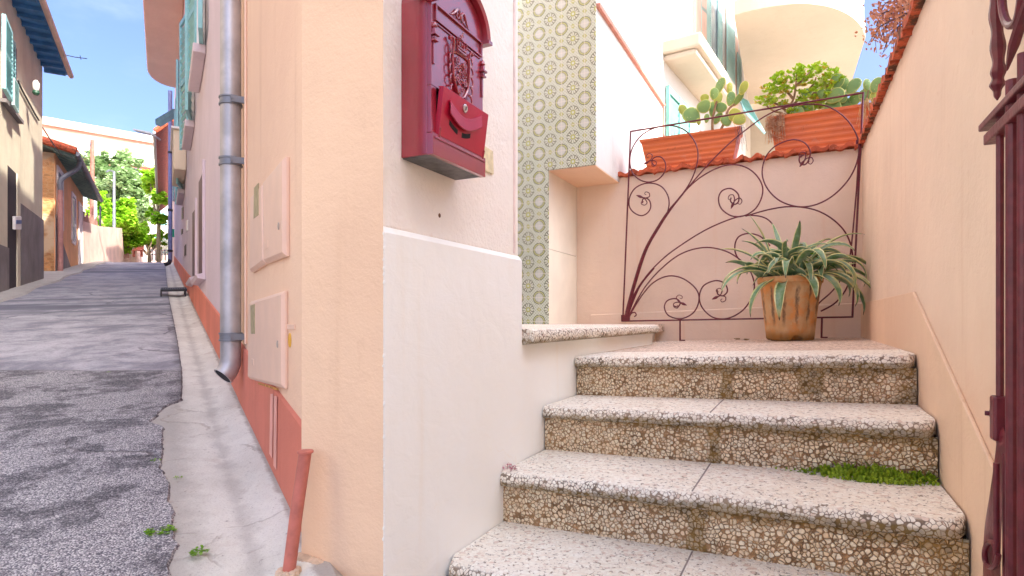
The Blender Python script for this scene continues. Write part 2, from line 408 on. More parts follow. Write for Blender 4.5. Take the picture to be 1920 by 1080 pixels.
def m_concrete():
    n = NT("gutter_concrete"); p = n.pos()
    q, w_, z = n.frame(n.vmath('SUBTRACT', p, (-.4888, 1.4573, 0)), (-.5092, .8606), (-.8606, -.5092))
    col = n.mix(n.ramp(n.noise(p, 2.3, 7, .65), .3, .72), rgb(228, 228, 218), rgb(204, 202, 192))
    col = n.mix(n.math('MULTIPLY', n.ramp(n.noise(p, 8, 7, .7, .4), .55, .7), .4), col, rgb(180, 166, 154))
    col = n.mix(n.math('MULTIPLY', n.ramp(n.noise(p, 45, 4, .7), .62, .72), .6), col, rgb(112, 104, 100))
    col = n.mix(n.math('MULTIPLY', n.ramp(n.noise(p, 160, 3, .7), .55, .7), .3), col, rgb(120, 110, 104))
    js = n.math('ABSOLUTE', n.math('SUBTRACT', n.math('FRACT', n.math('ADD', n.math('DIVIDE', n.math('ADD', q, n.math('MULTIPLY', n.noise(p, 5, 5, .6), .10)), .62), 50.0)), .5))
    j = n.math('MULTIPLY', n.ramp(js, .0, .008, 1, 0), n.ramp(n.noise(p, 7, 3), .42, .52))
    ce = n.voro(n.vmath('ADD', p, n.vmath('MULTIPLY', n.noise(p, 6, 5, .6, 0, True), (.16, .16, .16))), 1.7, 'DISTANCE_TO_EDGE', 1.0, 'Distance')
    cr = n.math('MAXIMUM', n.math('MULTIPLY', n.ramp(ce, .004, .014, 1, 0), n.ramp(n.noise(p, 2.2, 3), .5, .58)), j)
    col = n.mix(n.math('MULTIPLY', cr, .3), col, rgb(130, 118, 108))
    wd = n.ramp(n.math('ADD', n.math('ABSOLUTE', n.math('SUBTRACT', w_, .13)), n.math('MULTIPLY', n.noise(p, 12, 6, .6), .12)), .055, .10, 1, 0)
    col = n.mix(n.math('MULTIPLY', wd, .28), col, rgb(110, 104, 104))
    dj = n.ramp(n.math('ADD', w_, n.math('MULTIPLY', n.noise(p, 10, 6, .7), .14)), .26, .36)
    col = n.mix(n.math('MULTIPLY', dj, .55), col, rgb(140, 132, 126))
    db = n.ramp(n.math('SUBTRACT', w_, n.math('MULTIPLY', n.noise(p, 14, 6, .7), .05)), -.012, .004, 1, 0)
    col = n.mix(n.math('MULTIPLY', db, .5), col, rgb(120, 96, 84))
    h = n.math('ADD', n.noise(p, 130, 5, .65), n.math('MULTIPLY', n.noise(p, 14, 5), 2))
    h = n.math('SUBTRACT', h, n.math('MULTIPLY', cr, 1.2))
    return n.out(col, .9, n.bump(h, .55, .004), spec=.25)

def m_leafy(name, a, b, rough=.5, trans=.25, scale=3):
    n = NT(name); p = n.pos()
    inf = n.node('ShaderNodeTexNoise'); n.put(inf.inputs['Vector'], p); inf.inputs['Scale'].default_value = scale
    c = n.mix(n.ramp(inf.outputs[0], .3, .7), a, b)
    c = n.mix(n.math('MULTIPLY', n.ramp(n.noise(p, scale*9, 2), .35, .65), .5), c, n.mix(.5, b, a))
    n.out(c, rough, spec=.4)
    t = n.node('ShaderNodeBsdfTranslucent'); n.put(t.inputs[0], c)
    mx = n.node('ShaderNodeMixShader'); mx.inputs[0].default_value = trans
    o = n.n.get('Material Output')
    n.l.new(n.b.outputs[0], mx.inputs[1]); n.l.new(t.outputs[0], mx.inputs[2]); n.l.new(mx.outputs[0], o.inputs[0])
    return n.m

def m_agave():
    n = NT("striped_agave_leaf"); p = n.pos()
    e = n.attr('edge')
    g = n.mix(n.ramp(n.noise(p, 16, 3), .35, .65), rgb(146, 176, 146), rgb(104, 146, 88))
    g = n.mix(n.math('MULTIPLY', n.ramp(n.noise(n.vmath('MULTIPLY', p, (60, 60, 12)), 1, 3), .45, .6), .35), g, rgb(140, 160, 138))
    y = n.mix(n.ramp(n.noise(p, 22, 3), .4, .6), rgb(234, 230, 172), rgb(214, 214, 140))
    f = n.ramp(n.math('ADD', e, n.math('MULTIPLY', n.math('SUBTRACT', n.noise(p, 45, 2), .5), .2)), .78, .86)
    c = n.mix(f, g, y)
    c = n.mix(n.math('MULTIPLY', n.ramp(n.noise(p, 5, 2), .60, .68), .55), c, rgb(196, 180, 110))
    tip = n.ramp(n.attr('tip'), .93, .98)
    c = n.mix(tip, c, rgb(78, 56, 40))
    n.out(c, .42, spec=.45)
    t = n.node('ShaderNodeBsdfTranslucent'); n.put(t.inputs[0], c)
    mx = n.node('ShaderNodeMixShader'); mx.inputs[0].default_value = .16
    n.l.new(n.b.outputs[0], mx.inputs[1]); n.l.new(t.outputs[0], mx.inputs[2]); n.l.new(mx.outputs[0], n.n.get('Material Output').inputs[0])
    return n.m

def m_terracotta_pot():
    n = NT("stained_terracotta"); p = n.obj()
    sep = n.node('ShaderNodeSeparateXYZ'); n.l.new(p, sep.inputs[0])
    th = n.math('ARCTAN2', sep.outputs[1], sep.outputs[0])
    col = n.mix(n.ramp(n.noise(p, 14, 5, .6), .35, .65), rgb(222, 158, 94), rgb(206, 168, 122))
    col = n.mix(n.ramp(n.noise(p, 7, 5, .6), .45, .65), col, rgb(216, 178, 128))
    wv = n.math('ADD', n.math('SINE', n.math('ADD', n.math('MULTIPLY', th, 14), n.math('MULTIPLY', n.noise(p, 12, 3), 2.0))), n.math('MULTIPLY', n.math('SUBTRACT', n.noise(n.vmath('MULTIPLY', p, (1, 1, .35)), 34, 5, .65), .5), 3.0))
    zz = n.math('MULTIPLY', n.ramp(sep.outputs[2], .06, .14), n.ramp(sep.outputs[2], .30, .335, 1, 0))
    col = n.mix(n.math('MULTIPLY', n.math('MULTIPLY', n.ramp(wv, .35, 1.2), zz), .85), col, rgb(120, 98, 80))
    col = n.mix(n.math('MULTIPLY', n.ramp(n.noise(p, 30, 5, .7), .55, .68), .45), col, rgb(216, 190, 150))
    low = n.ramp(n.math('ADD', sep.outputs[2], n.math('MULTIPLY', n.noise(p, 10, 4), .08)), .05, .12, 1, 0)
    col = n.mix(n.math('MULTIPLY', low, .7), col, rgb(132, 96, 40))
    h = n.math('ADD', n.noise(p, 60, 5, .6), n.math('MULTIPLY', wv, -.5))
    return n.out(col, .8, n.bump(h, .6, .006), spec=.25)

def m_planter(name):
    n = NT(name); p = n.pos()
    col = n.mix(n.ramp(n.noise(n.vmath('MULTIPLY', p, (1, 1, 6)), 5, 4), .3, .7), rgb(226, 122, 66), rgb(208, 112, 70))
    col = n.mix(n.math('MULTIPLY', n.ramp(n.noise(p, 9, 6, .65), .58, .72), .5), col, rgb(206, 150, 124))
    col = n.mix(n.math('MULTIPLY', n.ramp(n.noise(p, 40, 4, .65), .6, .7), .3), col, rgb(120, 70, 44))
    return n.out(col, .55, n.bump(n.noise(p, 90, 3), .15, .002), spec=.4)

def m_tile_roof(name, dirt=.5):
    n = NT(name); p = n.pos()
    col = n.mix(n.ramp(n.noise(p, 6, 4), .3, .7), rgb(206, 104, 70), rgb(178, 84, 56))
    col = n.mix(n.math('MULTIPLY', n.ramp(n.noise(p, 17, 6, .68), .46, .60), dirt), col, rgb(84, 62, 48))
    col = n.mix(n.math('MULTIPLY', n.ramp(n.noise(p, 60, 4, .6), .55, .7), .4), col, rgb(226, 160, 128))
    return n.out(col, .85, n.bump(n.noise(p, 110, 4, .6), .5, .004), spec=.2)

def m_iron():
    n = NT("oxblood_iron_paint"); p = n.pos()
    col = n.mix(n.ramp(n.noise(p, 40, 4), .35, .7), rgb(92, 24, 36), rgb(112, 34, 46))
    col = n.mix(n.math('MULTIPLY', n.ramp(n.noise(p, 90, 4, .7), .66, .73), .5), col, rgb(96, 62, 52))
    return n.out(col, .38, n.bump(n.noise(p, 70, 3), .35, .003), spec=.5)

def m_mailbox():
    n = NT("wine_red_enamel"); p = n.pos()
    col = n.mix(n.ramp(n.noise(p, 12, 3), .3, .7), rgb(156, 24, 44), rgb(142, 20, 38))
    col = n.mix(n.math('MULTIPLY', n.ramp(n.noise(p, 70, 5, .7), .70, .78), .4), col, rgb(200, 150, 150))
    n.out(col, .3, n.bump(n.noise(p, 160, 3), .12, .0008), spec=.6)
    n.b.inputs['Coat Weight'].default_value = 1.0; n.b.inputs['Coat Roughness'].default_value = .16; n.b.inputs['Coat IOR'].default_value = 1.6
    return n.m

def m_cactus(name, a, b, edge):
    n = NT(name); p = n.pos()
    col = n.mix(n.ramp(n.noise(p, 12, 3), .3, .7), a, b)
    d = n.voro(p, 42, 'F1', .6)
    col = n.mix(n.math('MULTIPLY', n.ramp(d, .10, .18, 1, 0), .55), col, rgb(214, 206, 150))
    e = n.attr('rim'); col = n.mix(n.math('MULTIPLY', n.ramp(e, .80, 1.0), .8), col, edge)
    n.out(col, .5, n.bump(n.ramp(d, .05, .2, 1, 0), .4, .003), spec=.4)
    n.b.inputs['Subsurface Weight'].default_value = .15; n.b.inputs['Subsurface Radius'].default_value = (.02, .03, .01)
    n.b.inputs['Subsurface Scale'].default_value = .3
    return n.m

TILE0 = on_v(1011, 109, 3.84)
M = {}
M['peach'] = m_stucco("peach_render", rgb(248, 208, 176), rgb(212, 166, 130), var=.05)
M['peach_face'] = m_stucco("peach_render_pier", rgb(246, 208, 172), rgb(218, 172, 130), var=.05, grain=150)
M['peach_wall'] = m_stucco("pink_peach_render", rgb(230, 208, 184), rgb(204, 166, 132), var=.05, grain=130, lowdirt=(-.25, .25, .5, rgb(224, 172, 134)))
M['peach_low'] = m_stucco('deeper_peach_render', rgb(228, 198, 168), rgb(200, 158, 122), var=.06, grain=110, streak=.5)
M['garden'] = m_stucco("rose_beige_render", rgb(234, 212, 190), rgb(224, 176, 128), var=.06, streak=.25, big=1.3)
M['pink'] = m_stucco("pale_pink_roughcast", rgb(252, 242, 230), rgb(232, 202, 180), var=.03, grain=85, bump=.7, bdist=.005, streak=.15)
M['cream'] = m_stucco("ivory_paint_wall", rgb(252, 250, 240), rgb(240, 222, 192), var=.03, grain=60, bump=.2, streak=.25)
M['lilac'] = m_stucco("mauve_pink_render", rgb(216, 198, 204), rgb(180, 158, 164), var=.05)
M['band'] = m_stucco("salmon_paint_band", rgb(222, 132, 110), rgb(180, 96, 76), var=.10, streak=.5, lowdirt=(-.62, -.3, .35, rgb(170, 120, 100)))
M['white_wall'] = m_stucco("white_render", rgb(206, 202, 196), rgb(186, 178, 168), var=.03, bump=.25)
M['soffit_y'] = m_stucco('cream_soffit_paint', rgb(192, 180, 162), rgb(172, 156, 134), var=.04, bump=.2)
M['soffit'] = m_stucco("cream_render", rgb(226, 206, 180), rgb(210, 186, 150), var=.04, bump=.2)
M['beige_house'] = m_stucco("old_beige_render", rgb(216, 206, 182), rgb(180, 164, 138), var=.10, streak=.6, grain=40)
M['greybase'] = m_stucco("grey_cement_base", rgb(134, 126, 124), rgb(176, 166, 156), var=.2, streak=.5, grain=30)
M['orange_house'] = m_stucco("faded_orange_render", rgb(232, 176, 126), rgb(186, 134, 94), var=.12, streak=.5, grain=40)
M['far_pink'] = m_stucco("pinkish_wall", rgb(228, 198, 182), rgb(160, 126, 112), var=.12, streak=.6, grain=30)
M['teal'] = m_plain("teal_shutter_paint", rgb(140, 192, 194), .5, var=.12, scale=5, bump=.2)
M['teal_deep'] = m_plain('sunlit_teal_paint', rgb(122, 182, 172), .6, var=.12, scale=5, bump=.2)
M['balc'] = m_stucco('greyish_cream_render', rgb(216, 206, 192), rgb(190, 170, 150), var=.04, bump=.2)
M['teal_pale'] = m_plain("pale_teal_paint", rgb(176, 212, 208), .5, var=.10, scale=5, bump=.2)
M['eave_blue'] = m_plain("blue_eave_boards", rgb(74, 132, 184), .7, var=.2, scale=6)
M['eave_green'] = m_plain("green_eave_boards", rgb(124, 152, 142), .7, var=.2, scale=6)
M['eave_red'] = m_plain("dark_red_eave_tiles", rgb(118, 52, 44), .8, var=.3, scale=10)
M['dark'] = m_plain("dark_opening", rgb(46, 38, 40), .7, var=.2)
M['mauve_dark'] = m_plain("dark_mauve_joinery", rgb(92, 62, 70), .5, var=.2)
M['iron'] = m_iron()
M['mail'] = m_mailbox()
M['mail_door'] = m_plain('crimson_enamel_door', rgb(178, 22, 52), .34, var=.08, scale=14, bump=.08, bscale=120, bdist=.001)
M['awn'] = m_plain('faded_teal_slats', rgb(72, 132, 120), .7, var=.15)
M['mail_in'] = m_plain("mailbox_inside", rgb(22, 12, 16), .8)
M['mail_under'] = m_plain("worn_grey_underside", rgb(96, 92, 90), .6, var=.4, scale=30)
M['chrome'] = m_plain("chrome_lock", rgb(210, 210, 214), .2, 1.0, var=.05)
M['zinc'] = m_plain("zinc_pipe", rgb(186, 182, 182), .46, .55, var=.2, scale=7, bump=.1, bscale=30)
M['pipe_in'] = m_plain("pipe_bore", rgb(36, 36, 44), .8)
M['box'] = m_plain("peach_plastic_cover", rgb(240, 202, 176), .5, var=.03)
M['box_glass'] = m_plain("meter_glass", rgb(176, 160, 120), .6, var=.2, scale=30)
M['yellow'] = m_plain("yellow_sticker", rgb(226, 168, 44), .5, var=.1)
M['faded_streak'] = m_plain('faded_pale_streak', rgb(232, 168, 150), .8, var=.1)
M['white_paint'] = m_plain("white_paint", rgb(236, 230, 226), .6, var=.05)
M['grey_metal'] = m_plain("grey_metal", rgb(134, 136, 142), .5, .5)
M['dark_metal'] = m_plain("dark_metal", rgb(58, 58, 62), .5, .5)
M['peb_riser'] = m_pebble("pebbled_riser", rgb(255, 240, 208), rgb(246, 216, 174), rgb(190, 150, 108), rgb(140, 110, 56), 86, .085)
M['peb_tread'] = m_pebble("worn_pebbled_tread", rgb(254, 248, 232), rgb(244, 232, 212), rgb(166, 146, 124), rgb(128, 104, 54), 92, .07, bump=.45, wear=.92)
M['peb_land'] = m_pebble("worn_landing_terrazzo", rgb(236, 216, 196), rgb(224, 202, 182), rgb(190, 164, 140), rgb(120, 92, 48), 70, .04, bump=.25)
M['tiles'] = m_tiles()
M['asphalt'] = m_asphalt()
M['concrete'] = m_concrete()
M['reveal'] = m_plain("cream_marble_reveal", rgb(234, 226, 208), .25, var=.05, scale=4)
M['coping'] = m_tile_roof("terracotta_coping", .95)
M['coping_clean'] = m_tile_roof("bright_terracotta_coping", .3)
M['roof'] = m_tile_roof("old_roof_tiles", .6)
M['planter'] = m_planter("orange_plastic_planter")
M['pot'] = m_terracotta_pot()
M['soil'] = m_plain("dry_soil", rgb(74, 56, 44), .95, var=.4, scale=60, bump=.8, bdist=.01)
M['agave'] = m_agave()
M['jade'] = m_leafy("jade_leaf", rgb(134, 176, 24), rgb(186, 210, 60), .35, .3, 16)
M['jade_y'] = m_leafy("yellowing_jade_leaf", rgb(214, 196, 70), rgb(196, 150, 50), .4, .3, 16)
M['cactus'] = m_cactus("green_cactus_pad", rgb(136, 166, 86), rgb(112, 148, 84), rgb(206, 206, 110))
M['cactus_y'] = m_cactus("yellow_green_cactus_pad", rgb(176, 176, 66), rgb(150, 164, 70), rgb(222, 210, 110))
M['bark'] = m_plain("succulent_stem", rgb(150, 118, 84), .8, var=.25, scale=30, bump=.5)
M['straw'] = m_leafy("dry_straw", rgb(214, 170, 128), rgb(160, 104, 80), .8, .2, 20)
M['weed'] = m_leafy("weed_leaf", rgb(96, 150, 30), rgb(140, 186, 50), .6, .3, 20)
M['moss'] = m_leafy("moss_sprigs", rgb(130, 160, 24), rgb(176, 200, 64), .7, .25, 20)
M['grass_pink'] = m_leafy("pink_sprig", rgb(196, 120, 140), rgb(170, 90, 100), .6, .2, 20)
M['red_leaf'] = m_leafy("russet_leaf", rgb(208, 146, 104), rgb(176, 104, 74), .6, .25, 6)
M['tree_grey'] = m_leafy("olive_foliage", rgb(146, 176, 118), rgb(186, 206, 156), .7, .3, .9)
M['tree_bright'] = m_leafy("bright_foliage", rgb(146, 200, 40), rgb(200, 234, 84), .6, .4, 1.2)
M['trunk'] = m_plain("tree_bark", rgb(140, 124, 100), .9, var=.3, scale=12, bump=.6)
M['wood_pole'] = m_plain("reddish_wood_pole", rgb(150, 100, 84), .85, var=.2)
M['boards'] = m_plain("weathered_boards", rgb(170, 128, 112), .85, var=.3, scale=4)
M['glass'] = m_plain("window_glass", rgb(150, 160, 168), .2, var=.2, scale=2)
M['apt_white'] = m_plain("white_concrete", rgb(206, 196, 184), .8, var=.05, scale=.4)
M['apt_pink'] = m_plain("pink_facade", rgb(196, 138, 116), .8, var=.08, scale=.4)
M['bluepipe'] = m_plain("blue_grey_pipe", rgb(120, 124, 160), .5, .3)
M['pinkpipe'] = m_plain("dusty_pink_pipe", rgb(186, 134, 124), .6)
M['redpipe'] = m_plain("salmon_conduit", rgb(188, 108, 92), .6, var=.2, scale=20, bump=.3)
M['mortar'] = m_plain("rough_mortar", rgb(206, 180, 154), .95, var=.2, scale=30, bump=.8, bdist=.006)
M['beigepatch'] = m_plain("ivory_plaster_patch", rgb(232, 218, 178), .9, var=.15, scale=40, bump=.5)
# ================================================================== GROUND
def grid_sheet(mb, qs, ws, off, fn=road_z):
    vs = [fq(q, w_, fn(q, w_)+off) for q in qs for w_ in ws]; n = len(ws)
    fs = [(i*n+j, i*n+j+1, (i+1)*n+j+1, (i+1)*n+j) for i in range(len(qs)-1) for j in range(n-1)]
    mb.add(vs, fs, True)
def frange(a, b, s):
    out = []; x = a
    while x < b-1e-6: out.append(x); x += s
    return out+[b]
mb = MB(); mb.open = True
grid_sheet(mb, [-60, -20, -8, -4]+frange(-3, 40, .5)+[60, 120, 300, 900], [-900, -200, -60, -20, -8, -4, -2, -1.2, -.7, -.35, 0, .5, 1, 1.6, 2.2, 3, 6, 20, 60, 200, 900], -.03)
struct(mb.build('ground', m_plain("dusty_ground", rgb(170, 156, 142), .95, var=.2, scale=2)))
def edge_w(q):
    """where the asphalt ends and the gutter concrete begins"""
    K = [(-3, .32), (.04, .294), (.47, .287), (.67, .302), (.85, .318), (1.08, .311), (1.30, .310), (1.41, .358), (1.57, .325), (1.76, .236), (2.4, .218), (3.6, .217), (5.0, .224), (7.5, .243), (40, .25)]
    for (a, x), (b, y) in zip(K[:-1], K[1:]):
        if a <= q <= b: return x+(y-x)*(q-a)/(b-a)
    return .25
mb = MB(); mb.open = True
qs = frange(-3, 6, .02)+frange(6.2, 34, .2)
vs = []
for q in qs:
    e = edge_w(q)+(.018*mnoise.noise(Vector((q*7, 0, 0)))+.012*mnoise.noise(Vector((q*23, 4, 0))) if q < 1.8 else .004*mnoise.noise(Vector((q*9, 0, 0))))
    for k, w_ in enumerate([e, e+.012, e+.2, .7, 1.2, 1.7, 2.2, 3.2]):
        z = road_z(q, w_)+(.002 if k else -.016)
        vs.append(fq(q, w_, z))
n = 8
mb.add(vs, [(i*n+j, i*n+j+1, (i+1)*n+j+1, (i+1)*n+j) for i in range(len(qs)-1) for j in range(n-1)], True)
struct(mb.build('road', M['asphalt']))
mb = MB(); mb.open = True
vs = []; 
for q in qs:
    for w_ in [-.3, -.02, .03, .08, .13, .18, .28, .45]:
        dip = -.014*math.exp(-((w_-.13)/.06)**2)
        z = road_z(q, w_ if w_ < -.1 else 0 if w_ < 0 else w_)-.006+dip+(.012*math.exp(-(w_/.05)**2) if w_ > -.1 else 0)
        vs.append(fq(q, w_, z))
mb.add(vs, [(i*n+j, i*n+j+1, (i+1)*n+j+1, (i+1)*n+j) for i in range(len(qs)-1) for j in range(n-1)], True)
struct(mb.build('gutter_path', M['concrete']))
mb = MB(); mb.open = True        # pale cement strip at the foot of the houses opposite
vs = []; n = 4
for q in frange(2, 30, .4):
    for w_, dz in [(1.95+.04*sin(q*2), 0), (1.97+.04*sin(q*2), .03), (2.1, .04), (2.6, .05)]:
        vs.append(fq(q, w_, road_z(q, w_)+dz))
qn = len(frange(2, 30, .4))
mb.add(vs, [(i*n+j, i*n+j+1, (i+1)*n+j+1, (i+1)*n+j) for i in range(qn-1) for j in range(n-1)], True)
struct(mb.build('pavement', M['concrete']))

# ================================================================== STAIRS
ZT = [-.150, -.311, -.472, -.632, -.792, -.95]      # tread tops at the left wall
VT = [2.296, 1.963, 1.630, 1.297, .965, .63]        # nosing fronts at the left wall
UL, UR = -.85, .328
JOINT = [-.264]
stairs = thing('staircase', 'pebble-dashed stone steps with rounded nosings climbing between the mailbox wall and the peach wall', 'steps')
def tread(k, z, vf, vb, mat, thick=.044):
    mb = MB(); u0 = UL+.002; u1 = UR-.012
    N = 64; rings = []
    prof = [(0, -thick), (-.006+.0, -thick+.006), (-.006, -.022), (-.002, -.010), (.006, -.003), (.018, 0)]
    us = [u0+(u1-u0)*i/N for i in range(N+1)]
    rc = .05
    vals = []
    for u in us:
        inset = 0
        for d in (u-u0 if k > 2 else 9, u1-u):
            if d < rc: inset = max(inset, rc-sqrt(max(rc*rc-(rc-d)**2, 0)))
        wob = .0035*mnoise.noise(Vector((u*7, k*3.1, 0)))+.0015*mnoise.noise(Vector((u*29, k*3.1, 0)))
        row = []
        for dv, dz in prof: row.append((vf+dv+inset+wob, z+dz+wob*.4))
        for t in (.2, .5, .8): row.append((vf+(vb-vf)*t, z+.0015*mnoise.noise(Vector((u*5, t*5, k)))))
        row.append((vb+.03, z)); row.append((vb+.03, z-thick))
        rings.append([uvs(u, a, b) for a, b in row])
        vals.append(1)
    mb.loft(rings, True, True, True)
    def moss(v):
        u = .8957*v.x-.4447*v.y; vv = .4447*v.x+.8957*v.y+.06*(u+.85); zz = v.z-.036*(u+.85)
        d = z-zz
        m = max(0, min(1, (d-.012)/.022))*1.25 if vv < vf+.05 else 0
        m *= .66+.34*max(0, min(1, (u+.5)/.7))
        if k == 0: m *= .85
        if u > UR-.06: m = max(m, .35*(d > .01))
        if abs(u+.264) < .02: m = max(m, .30)
        if vv > vb-.02: m = max(m, .25)
        return m
    return mb.build('tread', mat, stairs, attrs={'moss': moss}, sharp=50)
def riser(k, zt, zb, v):
    mb = MB(); N, R = 60, 8; vs = []
    u0 = UL; u1 = UR-.011
    mb2 = []
    for i in range(N+1):
        for j in range(R+1):
            u = u0+(u1-u0)*i/N; z = zb+(zt-zb)*j/R
            mb2.append(uvs(u, v+.003*mnoise.noise(Vector((u*4, z*4, k))), z))
    n = R+1; L = len(mb2)
    back = [uvs(u0, v+.12, zb), uvs(u1, v+.12, zb), uvs(u1, v+.12, zt), uvs(u0, v+.12, zt)]
    fs = [(i*n+j, (i+1)*n+j, (i+1)*n+j+1, i*n+j+1) for i in range(N) for j in range(R)]
    mb.add(mb2+back, fs+[(L+1, L, L+3, L+2), (0, n-1+0, L+3, L)[::-1], (N*n, N*n+R, L+2, L+1)], True)
    def moss(p):
        u = .8957*p.x-.4447*p.y; zz = p.z-.036*(u+.85)
        right = max(0, min(1, (u+.75)/.9))
        top = max(0, 1-(zt-zz)/.035)*.8
        m = .12+.20*right+top*(.4+.6*right)
        if u > UR-.10: m += .35*(1-(UR-u)/.10)
        if abs(u+.264) < .02: m += .55
        if k == 0 and abs(u-.02) < .04 and zz > zt-.10: m += .45
        if zz < zb+.02: m += .15
        return min(m, 1)
    return mb.build('riser', M['peb_riser'], stairs, attrs={'moss': moss}, sharp=60)
for k in range(5):
    vb = VT[k-1] if k else 4.44
    if k: tread(k, ZT[k], VT[k], vb+.02, M['peb_tread'])
    riser(k, ZT[k]-.044, ZT[k+1]+.0, VT[k]+.020)
tread(0, ZT[0], VT[0], 2.62, M['peb_tread'])
mb = MB(); mb.box(uvs, UL-.42, UR+.02, 2.655, 4.50, ZT[0]-.044, ZT[0]-.001)
mb.build('landing_slab', M['peb_land'], stairs, attrs={'moss': lambda v: .2*(1 if (.4447*v.x+.8957*v.y) > 4.3 else 0)})
# thin mortar joints between the two slabs of each tread, and along the foot of the risers
for k in range(1, 5):
    mb = MB(); mb.box(uvs, -.2685, -.2645, VT[k]+.012, VT[k-1]+.01, ZT[k]-.01, ZT[k]+.0012)
    mb.build('joint', m_plain("grey_joint", rgb(150, 138, 128), .95) if k == 1 else bpy.data.materials["grey_joint"], stairs)

# sill block by the doorway
sill = thing('door_sill', 'raised pebbled doorway sill with a worn rounded edge beside the tiled wall', 'door sill')
mb = MB(); N = 50; rings = []
v0, v1 = 1.80, 3.80
for i in range(N+1):
    v = v0+(v1-v0)*i/N; d = v1-v; ins = 0
    if d < .12: ins = .12-sqrt(max(.12**2-(.12-d)**2, 0))
    zt = -.030; wob = .004*mnoise.noise(Vector((v*6, 0, 5)))
    ue = -.812-ins+wob
    prof = [(ue-.03, zt), (ue-.01, zt-.003), (ue-.001, zt-.012), (ue+.002, zt-.03), (ue-.004, zt-.046), (ue-.03, zt-.052), (-1.25-.3*(v-1.8), zt-.052), (-1.25-.3*(v-1.8), zt)]
    rings.append([uv(a, v, b) for a, b in prof])
mb.loft(rings, True, True, True)
mb.build('sill_slab', M['peb_tread'], sill, attrs={'moss': lambda v: max(0, min(1, (-.052-v.z)/.02))*.7}, sharp=50)
mb = MB(); mb.box(uv, -1.2, -.856, 1.802, 3.70, -.9, -.0825)
mb.box(uv, -1.7, -1.0, 3.702, 4.42, -.9, -.0825)
mb.build('sill_base', M['cream'], sill, bevel=.004)
mb = MB(); mb.box(uv, -1.8, -.93, 3.801, 4.42, -.0815, -.0305)
mb.build('rear_slab', M['peb_land'], sill, attrs={'moss': lambda v: 0})

# ================================================================== CORNER HOUSE (pier, mailbox wall, peach street facade)
ch = thing('corner_house', 'peach rendered corner house with a narrow pier between the street and the steps', 'house')
TOP = 4.6
P0 = uv(-.85, 1.063); B0 = Vector((-.5146, 1.442, 0))
def col_prism(poly, z0, z1, mb=None):
    mb = mb or MB()
    mb.prism([Vector((p.x, p.y, z0)) for p in poly], (0, 0, z1-z0)); return mb
pier = [P0+(B0-P0).normalized()*.001, B0, fq(.03, -.004), fq(.03, -.12), uv(-1.02, 1.35), uv(-.97, 1.065)]
col_prism(pier, -1.25, TOP).build('pier', M['peach_face'], ch, bevel=.004)
zc = .246   # chamfer line: lower panel below, rough pink above
zc_l = on_u(720, 426, -.85)[1]; zc_r = on_u(976, 481, -.85)[1]
print('chamfer', zc_l, zc_r)
zc = (zc_l+zc_r)/2
mb = MB(); mb.box(uv, -.969, -.862, 1.066, 1.785, zc+.001, TOP); mb.build('wall_upper', M['pink'], ch, bevel=.006)
mb = MB()
prof = [(-.969, -1.25), (-.850, -1.25), (-.850, zc-.012), (-.8615, zc+.004), (-.969, zc+.004)]
mb.prism([uv(a, 1.0645, b) for a, b in prof], uv(0, .725, 0))
mb.build('wall_lower', M['cream'], ch, bevel=.003)
mb = MB(); mb.box(uv, -.98, -.854, 1.7895, 2.4, -1.25, -.0835); mb.box(uv, -.98, -.854, 2.4, 3.69, -1.25, -.0835)
mb.build('stair_cheek', M['cream'], ch)
mb = MB(); mb.box(uv, -.866, -.857, 1.745, 1.752, zc+.01, TOP-.1)
mb.build('groove', m_plain("shadow_groove", rgb(236, 214, 206), .9), ch)
# drilled hole below the mailbox
mb = MB(); random.seed(77)
z_ = -.66
while z_ < zc-.01:
    s_ = random.uniform(.002, .0048)
    if random.random() < .62:
        mb.lathe(uv(-.8515+random.uniform(-.002, .001), 1.0655, z_), [(.0004, -s_*1.6), (s_*.8, -s_*.5), (s_*.7, s_*.7), (.0004, s_*1.5)], 6)
    z_ += random.uniform(.006, .02)
mb.build('chipped_edge', M['cream'], ch)['kind'] = 'stuff'
vh, zh = on_u(824, 404, -.862)
mb = MB(); mb.lathe(uv(-.864, vh, zh), [(.0001, .003), (.0048, .003), (.006, .0024)], 12, uv(1, 0, 0)); mb.build('screw_hole', m_plain("rusty_hole", rgb(120, 82, 50), .9), ch)
QP = 1.62
mb = MB()
mb.box(fq, .031, QP, -.30, 0, -1.25, TOP); mb.build('street_wall', M['peach'], ch)
mb = MB()
qs = frange(.032, QP-.001, .1)
for a, b in zip(qs[:-1], qs[1:]):
    mb.hexa([fq(a, .0, -1.2), fq(b, .0, -1.2), fq(b, .010, -1.2), fq(a, .010, -1.2), fq(a, .0, road_z(a, 0)+.285), fq(b, .0, road_z(b, 0)+.285), fq(b, .008, road_z(b, 0)+.275), fq(a, .008, road_z(a, 0)+.275)])
mb.build('base_band', M['band'], ch)
def wquad(mb, pts, w0, w1, wr=0.0):
    c = [on_w(x, y, wr) for x, y in pts]
    mb.hexa([fq(q, w0, z) for q, z in c]+[fq(q, w1, z) for q, z in c])
    return c
# white paint drips crossing the band
mb = MB(); wquad(mb, [(514, 738), (519, 738), (517, 858), (512, 850)], .0105, .0122); wquad(mb, [(521, 742), (526, 742), (525, 880), (520, 872)], .0105, .0122)
mb.build('paint_streak', M['faded_streak'], ch)
mb = MB(); wquad(mb, [(537, 608), (554, 608), (554, 618), (537, 618)], .0005, .004); mb.build('vent_plate', M['box'], ch, bevel=.001)
